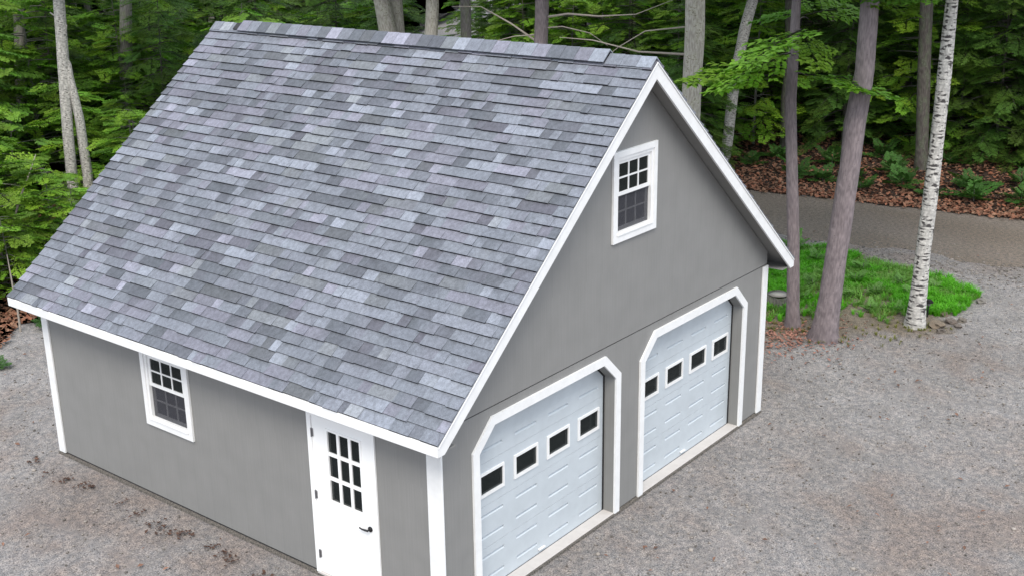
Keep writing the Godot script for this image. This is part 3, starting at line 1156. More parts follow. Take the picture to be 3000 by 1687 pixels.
const BEECH := Color(0.185, 0.365, 0.030)
const HEMLOCK := Color(0.105, 0.225, 0.032)
const MAPLE := Color(0.160, 0.340, 0.030)

func big_tree(called: String, label: String, pts: Array, bark: String, total: float, lo: float, reach: float, tint: Color, sprays: Array, seed_: int, per := 4) -> Node3D:
	rng.seed = seed_
	var gy := height(pts[0][0], pts[0][2])
	var q := along_trunk(pts, total, gy)
	var t := thing(called, label, "tree", q[2], "trees")
	t.remove_meta("group")
	var mb := MB.new()
	mb.tube(q[0], q[1], 14, 0.16, n1)
	put("trunk", mb.mesh(), mat[bark], t)
	crown(t, q[0], lo, total - 0.4, reach, 0.85, per, 1.75, sprays, tint, 0.35, mat[bark], 1.0)
	return t

func bare_branch(t: Node3D, pts: Array, r: float, called := "dead_branch") -> void:
	var mb := MB.new()
	var p := []
	var rr := []
	for k in pts.size():
		p.append(pts[k] - t.position)
		rr.append(lerpf(r, 0.006, float(k) / (pts.size() - 1)))
	mb.tube(p, rr, 6, 0.2, n2)
	put(called, mb.mesh(), mat.dead_wood, t)

func named_trees() -> void:
	var t: Node3D
	big_tree("maple_tree", "slim straight purplish-grey trunk nearest the garage corner, at the left of the grassy island", [[11.13, 0.0, -1.27, 0.124], [11.09, 1.68, -1.34, 0.112], [11.05, 2.92, -1.43, 0.104], [11.01, 4.19, -1.52, 0.102], [11.01, 5.01, -1.52, 0.089]], "bark_maple", 12.5, 4.75, 1.9, MAPLE, spray_beech, 101)
	big_tree("maple_tree", "thick purplish-grey trunk leaning right in the middle of the grassy island", [[10.94, 0.0, -0.58, 0.225], [10.97, 0.82, -0.52, 0.204], [11.01, 2.14, -0.43, 0.186], [11.03, 3.13, -0.36, 0.177], [11.04, 3.89, -0.33, 0.185], [11.08, 4.76, -0.26, 0.161], [11.08, 5.92, -0.25, 0.16]], "bark_maple", 14.5, 7.2, 2.8, MAPLE, spray_beech, 102)
	big_tree("birch_tree", "white birch trunk with dark scars leaning right at the right end of the grassy island", [[12.48, 0.0, 0.51, 0.165], [12.49, 1.3, 0.53, 0.136], [12.5, 2.62, 0.57, 0.127], [12.51, 3.97, 0.59, 0.118], [12.51, 4.85, 0.59, 0.121], [12.52, 5.85, 0.6, 0.11]], "bark_scarred", 12.5, 7.0, 2.2, MAPLE, spray_beech, 103)
	t = big_tree("beech_tree", "stout pale mottled trunk standing just right of the gable peak", [[15.25, 0.0, -5.91, 0.25], [15.24, 2.94, -5.93, 0.228], [15.25, 4.35, -5.91, 0.217], [15.25, 5.38, -5.92, 0.217]], "bark_pale", 15.0, 7.4, 3.2, BEECH, spray_beech, 104)
	bare_branch(t, [Vector3(15.2, 4.2, -6.1), Vector3(14.7, 4.25, -7.0), Vector3(14.2, 4.5, -7.9), Vector3(13.9, 4.55, -8.6)], 0.03)
	bare_branch(t, [Vector3(15.2, 4.8, -6.1), Vector3(14.8, 4.7, -6.9), Vector3(14.5, 4.35, -7.4), Vector3(14.3, 4.0, -7.8)], 0.02)
	big_tree("birch_tree", "thin pale birch trunk leaning right behind the right roof slope", [[21.91, 0.0, -8.77, 0.158], [22.0, 0.56, -8.59, 0.151], [22.06, 2.71, -8.47, 0.155], [22.16, 4.02, -8.28, 0.154], [22.24, 4.77, -8.14, 0.148]], "bark_birch", 12.0, 6.6, 2.4, MAPLE, spray_beech, 105)
	t = big_tree("pine_tree", "brown-grey trunk with bare side branches behind the middle of the ridge", [[15.54, 0.0, -10.51, 0.184], [15.6, 3.98, -10.42, 0.17], [15.62, 5.17, -10.39, 0.164]], "bark_maple", 14.0, 6.5, 2.8, HEMLOCK, spray_hemlock, 106)
	bare_branch(t, [Vector3(15.6, 4.75, -10.4), Vector3(15.9, 4.85, -9.8), Vector3(16.2, 4.8, -9.1), Vector3(16.6, 4.85, -8.3), Vector3(17.0, 5.2, -7.5)], 0.035)
	bare_branch(t, [Vector3(15.6, 4.5, -10.4), Vector3(15.8, 4.55, -9.9), Vector3(16.1, 4.4, -9.3), Vector3(16.3, 4.1, -8.9)], 0.022)
	bare_branch(t, [Vector3(15.6, 4.1, -10.4), Vector3(15.3, 4.6, -11.1), Vector3(15.0, 5.0, -11.8), Vector3(14.7, 5.0, -12.5)], 0.03)
	bare_branch(t, [Vector3(15.6, 4.35, -10.4), Vector3(15.3, 4.3, -11.0), Vector3(15.0, 4.1, -11.7)], 0.022)
	big_tree("pine_tree", "slender brown trunk left of the branchy one behind the ridge", [[15.8, 0.0, -13.14, 0.146], [15.87, 3.93, -13.06, 0.138], [15.87, 5.04, -13.06, 0.137]], "bark_grey", 13.5, 6.5, 2.6, HEMLOCK, spray_hemlock, 107)
	big_tree("ash_tree", "smooth pale greenish trunk between the forked trunk and the slender brown one behind the ridge", [[14.54, 0.0, -13.34, 0.18], [14.66, 4.14, -13.21, 0.165], [14.71, 5.13, -13.15, 0.16]], "bark_pale", 14.0, 6.8, 2.6, BEECH, spray_beech, 108)
	t = big_tree("oak_tree", "pale forked double trunk behind the left half of the ridge", [[14.62, 0.0, -14.79, 0.283], [14.69, 4.1, -14.71, 0.235], [14.58, 5.07, -14.82, 0.205]], "bark_pale", 15.0, 7.0, 3.0, BEECH, spray_beech, 109)
	second_stem(t, [[15.03, 0.0, -14.96, 0.221], [15.14, 4.05, -14.80, 0.195], [15.13, 5.02, -14.84, 0.175]], "bark_pale", 13.0)
	t = big_tree("birch_tree", "pale double birch trunk left of the garage roof, split by a dark gap", [[7.17, 0.2, -18.25, 0.144], [7.21, 0.99, -18.23, 0.133], [7.26, 2.43, -18.2, 0.126], [7.32, 3.65, -18.16, 0.136], [7.37, 4.84, -18.13, 0.130], [7.4, 5.46, -18.11, 0.125]], "bark_birch", 13.0, 7.0, 2.4, MAPLE, spray_beech, 110)
	second_stem(t, [[7.44, 0.2, -17.98, 0.125], [7.49, 1.38, -17.96, 0.115], [7.47, 2.71, -17.99, 0.108], [7.40, 3.70, -18.06, 0.09]], "bark_birch", 5.2)
	big_tree("hemlock_tree", "grey trunk between the double birch and the roof's left end", [[11.87, 0.38, -22.87, 0.185], [12.07, 2.69, -22.74, 0.183], [12.25, 4.92, -22.62, 0.17]], "bark_grey", 15.0, 6.5, 2.8, HEMLOCK, spray_hemlock, 111)
	big_tree("hemlock_tree", "mossy grey trunk at the far left edge of the picture", [[10.3, 0.54, -25.8, 0.167], [10.56, 3.22, -25.65, 0.165], [10.7, 4.91, -25.58, 0.165]], "bark_grey", 15.0, 6.5, 2.8, HEMLOCK, spray_hemlock, 112)
	big_tree("hemlock_tree", "dark shaded trunk in the wood across the dirt road, left of the white birch", [[24.04, 0.25, -3.7, 0.174], [24.02, 1.66, -3.77, 0.173], [23.99, 3.26, -3.86, 0.171], [23.96, 4.82, -3.94, 0.171]], "bark_dark", 15.0, 6.0, 3.2, HEMLOCK, spray_hemlock, 113)

func second_stem(t: Node3D, pts: Array, bark: String, total: float) -> void:
	var q := along_trunk(pts, total, height(pts[0][0], pts[0][2]))
	var off: Vector3 = q[2] - t.position
	for k in q[0].size(): q[0][k] += off
	var mb := MB.new()
	mb.tube(q[0], q[1], 12, 0.16, n2)
	put("trunk", mb.mesh(), mat[bark], t)

func sapling(kind: int, h: float, reach: float, seed_: int) -> Node3D:
	rng.seed = seed_
	var names := ["beech_sapling", "hemlock_sapling", "maple_sapling"]
	var t := thing(names[kind], "sapling", "tree", Vector3.ZERO)
	var p := []
	var r := []
	var sway := Vector3(rng.randf_range(-0.3, 0.3), 0, rng.randf_range(-0.3, 0.3))
	for k in 10:
		var q := k / 9.0
		p.append(Vector3(0, -0.15 + (h + 0.15) * q, 0) + sway * q * q)
		r.append(lerpf(0.018 + 0.008 * h, 0.008, q))
	var mb := MB.new()
	mb.tube(p, r, 7, 0.1, n2)
	put("trunk", mb.mesh(), mat.bark_grey if kind != 1 else mat.bark_dark, t)
	if kind == 0: crown(t, p, 0.5, h, reach, 0.40, 5, 0.85, spray_beech, BEECH, 0.42, mat.bark_grey)
	elif kind == 1: crown(t, p, 0.4, h, reach, 0.36, 6, 0.85, spray_hemlock, HEMLOCK, 0.30, mat.bark_dark, 0.0, 0.12)
	else: crown(t, p, 1.2, h, reach, 0.55, 4, 0.85, spray_maple, MAPLE, 0.25, mat.bark_grey, 1.0)
	return t

func canopy_tree(seed_: int, kind: int) -> Node3D:
	rng.seed = seed_
	var t := thing("forest_tree", "tree", "tree", Vector3.ZERO)
	var h := rng.randf_range(12.0, 15.0)
	var p := []
	var r := []
	var lean := Vector3(rng.randf_range(-0.5, 0.5), 0, rng.randf_range(-0.5, 0.5))
	for k in 26:
		var q := k / 25.0
		p.append(Vector3(0, -0.3 + (h + 0.3) * q, 0) + lean * q + Vector3(0.06 * sin(k * 0.9), 0, 0.06 * cos(k * 1.3)))
		r.append(lerpf(0.17, 0.02, q) + (0.08 if k == 0 else (0.03 if k == 1 else 0.0)))
	var mb := MB.new()
	mb.tube(p, r, 9, 0.15, n1)
	var bark: Material = [mat.bark_grey, mat.bark_dark, mat.bark_pale][seed_ % 3]
	put("trunk", mb.mesh(), bark, t)
	if kind == 1: crown(t, p, 3.2, h, 2.7, 0.95, 4, 1.8, spray_hemlock, HEMLOCK * 0.9, 0.3, bark, 0.0, 0.12)
	else: crown(t, p, 5.0, h, 3.2, 0.95, 4, 1.9, spray_beech, BEECH * 0.9, 0.3, bark, 1.0)
	return t

func low_plant(seed_: int) -> Node3D:
	rng.seed = seed_
	var t := thing("seedling", "plant", "plant", Vector3.ZERO)
	var xf := []
	var cols := []
	for k in 11:
		var a := TAU * k / 11.0 + rng.randf_range(-0.3, 0.3)
		var b := Basis.from_euler(Vector3(rng.randf_range(-0.3, 0.3), a, rng.randf_range(0.1, 0.9)))
		var s := rng.randf_range(0.35, 0.62)
		xf.append(Transform3D(b.scaled_local(Vector3.ONE * s), Vector3(0, 0.02 + 0.12 * rng.randf(), 0)))
		var v := rng.randf_range(0.7, 1.2)
		cols.append(Color(0.06 * v, 0.165 * v, 0.025 * v))
	copies("foliage", spray_beech[seed_ % spray_beech.size()], mat.leaf, xf, cols, t)
	var mb := MB.new()
	mb.tube([Vector3(0, -0.08, 0), Vector3(0.01, 0.1, 0), Vector3(0, 0.26, 0.01)], [0.012, 0.01, 0.005], 6)
	put("stem", mb.mesh(), mat.bark_grey, t)
	return t

func build_wood() -> void:
	named_trees()
	# understory, set by hand where the picture shows leafy young trees: [x, z, kind, proto, scale]
	var protos := []
	var n_protos := 9
	var hs := [3.6, 4.6, 5.4, 3.4, 4.8, 6.0, 5.2, 6.0, 6.6]
	for k in n_protos:
		protos.append(sapling(k / 3, hs[k], [1.5, 1.9, 2.2, 1.5, 1.9, 2.3, 1.6, 1.9, 2.1][k], 300 + k))
	rng.seed = 4242
	var spots := []
	# left of the garage, close behind the yard
	for q in [[3.6, -15.2, 0, 0.8], [4.2, -17.0, 0, 1.0], [2.2, -16.4, 1, 0.9], [6.2, -16.9, 1, 0.36], [4.2, -18.2, 2, 0.85], [8.1, -17.0, 1, 0.6], [9.4, -18.8, 0, 0.65], [6.6, -19.8, 6, 0.5],
			[8.8, -20.6, 0, 0.85], [10.6, -20.6, 2, 0.5], [5.0, -21.2, 1, 1.0], [7.4, -22.8, 7, 0.9], [9.6, -23.6, 2, 1.0], [12.0, -21.0, 4, 1.0], [13.4, -23.4, 1, 1.0], [11.4, -25.6, 5, 0.9], [3.2, -14.2, 0, 0.55], [1.4, -14.6, 0, 0.75], [6.9, -15.3, 0, 0.6], [2.5, -15.0, 0, 0.7], [4.7, -15.1, 1, 0.5], [5.7, -15.9, 0, 0.5], [1.2, -16.2, 2, 0.8]]:
		spots.append(q)
	# over the ridge
	for q in [[16.8, -16.6, 4, 1.0], [16.2, -15.2, 3, 0.9], [14.2, -17.4, 1, 0.9], [17.4, -17.8, 1, 1.0], [17.2, -19.4, 5, 0.95], [15.0, -20.4, 4, 1.05], [18.9, -20.6, 2, 0.9], [13.0, -18.6, 7, 0.8], [16.0, -12.4, 3, 0.6], [24.0, -13.2, 4, 1.0], [25.6, -15.4, 1, 1.0], [23.6, -11.2, 1, 0.9], [26.4, -18.4, 4, 1.05], [28.6, -20.8, 2, 1.0], [27.4, -13.0, 2, 1.0]]:
		spots.append(q)
	# across the road
	for q in [[24.2, -8.9, 1, 0.95], [25.4, -6.6, 4, 0.95], [26.0, -4.6, 2, 1.0], [26.2, -2.4, 4, 1.0], [25.6, 0.4, 6, 0.8], [24.8, 2.0, 8, 0.75], [27.2, 1.4, 5, 0.9], [27.8, -7.4, 5, 0.95], [28.6, -5.0, 1, 1.05], [28.8, -0.8, 4, 1.05], [26.8, -9.8, 2, 0.9], [29.6, 2.6, 2, 1.0], [24.4, 3.8, 7, 0.8]]:
		spots.append(q)
	var kind_label := ["young beech with flat layers of light green leaves", "young hemlock with drooping dark green sprays", "young maple with broad bright green leaves"]
	for k in spots.size():
		var q = spots[k]
		var pr: Node3D = protos[q[2]]
		var where := "in the wood left of the garage" if k < 23 else ("behind the garage ridge" if k < 38 else "in the wood across the dirt road")
		var o := place(pr, q[0], q[1], q[3], "%s %s" % [kind_label[q[2] / 3], where])
		o.set_meta("group", ["young beeches", "young hemlocks", "young maples"][q[2] / 3] + " " + where)
	var sizes := {"young beeches": "light green young beeches", "young hemlocks": "dark drooping young hemlocks", "young maples": "broad-leaved young maples"}
	var wheres := {"in the wood left of the garage": "left of the garage", "behind the garage ridge": "behind the ridge", "in the wood across the dirt road": "across the road"}
	for a in sizes:
		for b in wheres: order_labels(a + " " + b, sizes[a] + " " + wheres[b])
	# tall trees behind, their crowns above the picture shade the wood
	var tall := []
	for k in 6: tall.append(canopy_tree(500 + k, 1 if k % 2 == 0 else 0))
	var set_ := []
	var tries := 0
	while set_.size() < 74 and tries < 9000:
		tries += 1
		var a := rng.randf_range(-0.62, 0.62)
		var dist := rng.randf_range(29.0, 74.0)
		var dir := Vector3(0.7826, 0, -0.6225).rotated(Vector3.UP, a)
		var x := -8.42 + dir.x * dist
		var z := 7.68 + dir.z * dist
		if forest_right(x, z) < 3.2 and not (forest_back(x, z) > 13.0 and x < road_edge(z) - 5.2): continue
		var ok := true
		for s in set_:
			if Vector2(x, z).distance_to(s) < (2.5 if dist > 40 else 3.2): ok = false
		if dist < 40:
			for s in [Vector2(7.2, -18.2), Vector2(11.9, -22.8), Vector2(10.3, -25.8), Vector2(24.0, -3.7), Vector2(21.9, -8.8)]:
				if Vector2(x, z).distance_to(s) < 2.0: ok = false
		if ok: set_.append(Vector2(x, z))
	for k in set_.size():
		var s: Vector2 = set_[k]
		var o := place(tall[k % 6], s.x, s.y, rng.randf_range(0.85, 1.15), "tall straight-trunked tree deep in the shaded wood")
		o.set_meta("group", "tall trees deep in the wood")
	# more young growth deep in the wood
	set_ = []
	tries = 0
	while set_.size() < 110 and tries < 9000:
		tries += 1
		var a := rng.randf_range(-0.50, 0.50)
		var dist := rng.randf_range(33.0, 62.0)
		var dir := Vector3(0.7826, 0, -0.6225).rotated(Vector3.UP, a)
		var x := -8.42 + dir.x * dist
		var z := 7.68 + dir.z * dist
		if forest_right(x, z) < (5.0 if z > -9.0 else 1.2) and not (forest_back(x, z) > 7.0 and x < road_edge(z) - 5.2): continue
		var ok := true
		for s in set_:
			if Vector2(x, z).distance_to(s) < 1.9: ok = false
		if ok: set_.append(Vector2(x, z))
	for k in set_.size():
		var s: Vector2 = set_[k]
		var o := place(protos[[1, 4, 5, 2, 3][k % 5]], s.x, s.y, rng.randf_range(0.75, 1.1), "leafy young tree deep in the shaded wood")
		o.set_meta("group", "young trees deep in the wood")
	for pr in protos + tall:
		if pr.position == Vector3.ZERO: pr.free()

func order_labels(group: String, plural: String) -> void:
	# tell look-alikes apart by their order in the picture
	var eye := Vector3(-8.42, 7.688, 7.682)
	var o := []
	for c in get_children():
		if c.has_meta("group") and c.get_meta("group") == group:
			var d: Vector3 = c.position - eye
			o.append([Vector2(d.x, d.z).angle(), c])
	o.sort_custom(func(a, b): return a[0] < b[0])
	var words := ["leftmost", "second from the left", "third from the left", "fourth from the left", "fifth from the left", "sixth from the left", "seventh from the left", "eighth from the left", "ninth from the left", "tenth from the left", "eleventh from the left", "twelfth from the left", "thirteenth from the left", "fourteenth from the left", "fifteenth from the left", "sixteenth from the left", "seventeenth from the left", "eighteenth from the left", "nineteenth from the left", "twentieth from the left", "twenty-first from the left", "twenty-second from the left", "twenty-third from the left", "twenty-fourth from the left"]
	for k in o.size():
		if k == o.size() - 1 and k > 0: o[k][1].set_meta("label", "rightmost of the " + plural)
		elif k < words.size(): o[k][1].set_meta("label", words[k] + " of the " + plural)

func place(pr: Node3D, x: float, z: float, size: float, label: String) -> Node3D:
	var at := Vector3(x, height(x, z), z)
	var turn := rng.randf() * TAU
	if pr.position == Vector3.ZERO:   # the first one stands itself
		pr.position = at
		pr.rotation.y = turn
		pr.scale = Vector3.ONE * size
		pr.set_meta("label", label)
		return pr
	return copy(pr, at, turn, size, label)

func dead_leaf(seed_: int) -> ArrayMesh:
	rng.seed = seed_
	var mb := MB.new()
	var a := Vector3(-0.045, 0.004, 0)
	var b := Vector3(0.05, rng.randf_range(0.0, 0.03), 0.005)
	var l := Vector3(0.0, rng.randf_range(0.006, 0.028), 0.028)
	var r := Vector3(0.004, rng.randf_range(0.006, 0.028), -0.026)
	mb.tri(a, l, b, Vector3.UP)
	mb.tri(a, b, r, Vector3.UP)
	return mb.mesh()

func pebble(seed_: int) -> ArrayMesh:
	return rock_mesh(seed_, 5, 4, 0.5)

func rock_mesh(seed_: int, sides: int, rings: int, rough: float) -> ArrayMesh:
	rng.seed = seed_
	var f := FastNoiseLite.new()
	f.seed = seed_
	f.frequency = 0.9
	var mb := MB.new()
	for a in rings + 1:
		var th := PI * a / rings
		for s in sides + 1:
			var ph := TAU * (s % sides) / sides
			var d := Vector3(sin(th) * cos(ph), cos(th), sin(th) * sin(ph))
			var k := 1.0 + rough * f.get_noise_3d(d.x * 1.3, d.y * 1.3, d.z * 1.3)
			mb.v.append(Vector3(d.x * k, d.y * k * 0.62, d.z * k * 0.8))
			mb.n.append(d)
			mb.c.append(Color.WHITE)
			mb.u.append(Vector2.ZERO)
	for a in rings:
		for s in sides:
			var k := a * (sides + 1) + s
			mb.i.append_array([k, k + sides + 1, k + 1, k + 1, k + sides + 1, k + sides + 2])
	return mb.mesh()

func scatter() -> void:
	# dead leaves on the forest floor and strays on the yard
	var xf := []
	var cols := []
	rng.seed = 77
	var n := 0
	while n < 30000:
		var x: float
		var z: float
		if n < 19000:
			z = rng.randf_range(-10.0, 6.0)
			x = road_edge(z) + pow(rng.randf(), 1.6) * 9.0 + rng.randfn() * 0.12
		else:
			x = rng.randf_range(-1.0, 9.5)
			z = -12.6 - 0.25 * maxf(0, x - 8) + 0.35 * sin(x * 1.7) + 0.2 * sin(x * 4.1) - pow(rng.randf(), 1.4) * 7.5 + rng.randfn() * 0.15
		n += 1
		xf.append(Transform3D(Basis.from_euler(Vector3(rng.randf_range(-0.5, 0.5), rng.randf() * TAU, rng.randf_range(-0.5, 0.5))).scaled_local(Vector3.ONE * rng.randf_range(0.75, 1.7)), Vector3(x, height(x, z) + 0.028 + 0.02 * rng.randf(), z)))
		var k := rng.randf_range(0.6, 1.25)
		var warm := rng.randf()
		cols.append(Color(0.235 * k, lerpf(0.085, 0.135, warm) * k, lerpf(0.045, 0.085, warm) * k))
	tag(copies("leaf_litter", dead_leaf(5), mat.litter, xf, cols), "rust-brown dead leaves carpeting the edges of the wood", "leaf litter")
	xf = []
	cols = []
	# strays on the gravel, thicker along the drip line under the eave and beside the island
	for k in 2900:
		var x := rng.randf_range(-4.0, 18.0)
		var z := rng.randf_range(-12.0, 7.0)
		var s := rng.randf_range(0.4, 1.0)
		if k < 700:
			z = rng.randf_range(-7.6, -1.5)
			x = -0.45 + rng.randfn() * 0.07 + 0.05 * sin(z * 3)
			if n1.get_noise_1d(z * 90) < -0.05: continue
			s = rng.randf_range(0.3, 0.75)
		elif k < 1500:
			x = 10.6 + rng.randfn() * 0.55
			z = -1.15 + rng.randfn() * 0.5
		elif x > -0.3 and x < W + 0.3 and z < 0.3 and z > -L - 0.3: continue
		elif n2.get_noise_2d(x * 25, z * 25) < -0.05: continue
		xf.append(Transform3D(Basis.from_euler(Vector3(rng.randf_range(-0.3, 0.3), rng.randf() * TAU, rng.randf_range(-0.3, 0.3))).scaled_local(Vector3.ONE * s), Vector3(x, height(x, z) + island_y(x, z) + 0.010, z)))
		var v := rng.randf_range(0.5, 1.1)
		if k < 700: v *= 0.4
		if k >= 700 and k < 1500: cols.append(Color(0.30 * v, 0.145 * v, 0.105 * v))
		else: cols.append(Color(0.20 * v, 0.105 * v, 0.07 * v))
	tag(copies("stray_leaves", dead_leaf(6), mat.litter, xf, cols), "small brown leaves and bits strewn on the gravel yard", "leaf litter")
	# pebbles on the yard, coarser along the near edge of the road
	for v in 2:
		xf = []
		cols = []
		for k in 9000:
			var x := rng.randf_range(-5.0, 17.0)
			var z := rng.randf_range(-12.5, 8.0)
			var s := 0.009 + 0.020 * pow(rng.randf(), 3.0)
			if k < 1500:
				z = rng.randf_range(-5.0, 6.0)
				x = road_edge(z) - 4.5 + rng.randfn() * 0.75
				s = 0.010 + 0.035 * pow(rng.randf(), 4.0)
			if k > 8900: s = rng.randf_range(0.025, 0.045)
			if x > -0.1 and x < W + 0.1 and z < 0.1 and z > -L - 0.1: continue
			xf.append(Transform3D(Basis.from_euler(Vector3(0, rng.randf() * TAU, 0)).scaled_local(Vector3(s, s * 0.8, s)), Vector3(x, height(x, z) - 0.004, z)))
			var t := rng.randf_range(0.24, 0.78)
			if k > 8800: t = rng.randf_range(0.7, 1.0)
			cols.append(Color(t, t * 0.95, t * 0.90))
		tag(copies("pebbles", pebble(60 + v), mat.stone, xf, cols), ["loose grey pebbles lying on the gravel yard and road edge", "second scatter of loose grey pebbles on the gravel yard"][v], "pebbles")
	# seedlings on the leaf litter
	var protos := []
	for k in 3: protos.append(low_plant(800 + k))
	rng.seed = 99
	for q in [[22.0, -6.4], [21.9, -5.6], [22.6, -5.0], [21.6, -4.4], [22.4, -3.6], [21.9, -2.6], [23.0, -2.0], [22.1, -1.6], [22.6, -0.6], [21.9, 0.2], [22.8, 0.9], [23.4, -6.0], [23.3, -4.2], [23.9, -1.0], [23.6, 0.4], [23.2, -7.6], [22.9, 1.8], [24.2, 1.2], [24.6, -5.0], [24.9, -3.2], [25.2, -0.8], [22.4, -8.0]]:
		var pr: Node3D = protos[rng.randi() % 3]
		var o := place(pr, q[0], q[1], rng.randf_range(0.7, 1.35), "small green seedling on the brown leaf litter across the road")
		o.set_meta("group", "seedlings across the road")
	order_labels("seedlings across the road", "small green seedlings on the leaf litter across the road")
	var pr2: Node3D = protos[0]
	place(pr2, 2.95, -12.65, 0.62, "low green weed beside the garage's back corner, at the gravel's edge").remove_meta("group")
	pr2 = protos[1]
	place(pr2, 1.25, -11.4, 0.42, "flat green weed alone on the gravel left of the garage").remove_meta("group")
	for pr in protos:
		if pr.position == Vector3.ZERO: pr.free()

# ---------------------------------------------------------------- the grassy island
const ISLAND := [Vector2(13.6, -3.9), Vector2(15.6, -3.9), Vector2(16.2, -2.9), Vector2(15.9, -1.85), Vector2(15.7, -0.8), Vector2(15.5, 0.1), Vector2(14.9, 0.85), Vector2(14.2, 0.95), Vector2(13.2, 1.0), Vector2(12.7, 1.3), Vector2(11.9, 0.9), Vector2(11.6, 0.2), Vector2(10.85, -0.4), Vector2(10.4, -1.05), Vector2(9.9, -1.3), Vector2(9.9, -2.6), Vector2(11.6, -3.4)]

func island_y(x: float, z: float) -> float:
	var d := Vector2((x - 13.2) / 3.0, (z + 1.3) / 2.4).length()
	return 0.13 * clampf(0.80 - d, 0, 1)

func grass_tuft(seed_: int, blades: int, h: float) -> ArrayMesh:
	rng.seed = seed_
	var mb := MB.new()
	for k in blades:
		var a := rng.randf() * TAU
		var d := Vector3(cos(a), 0, sin(a))
		var o := d * rng.randf() * 0.05
		var hh := h * rng.randf_range(0.6, 1.15)
		var out := rng.randf_range(0.3, 0.95) * hh
		var side := Vector3(-d.z, 0, d.x) * 0.006
		var m := o + d * out * 0.35 + Vector3(0, hh * 0.65, 0)
		var t := o + d * out + Vector3(0, hh * rng.randf_range(0.6, 0.95), 0)
		var v := rng.randf_range(0.8, 1.2)
		mb.col = Color(v, v, v)
		mb.poly([o - side, o + side, m + side * 0.8, m - side * 0.8], Vector3.UP)
		mb.tri(m - side * 0.8, m + side * 0.8, t, Vector3.UP)
	return mb.mesh()

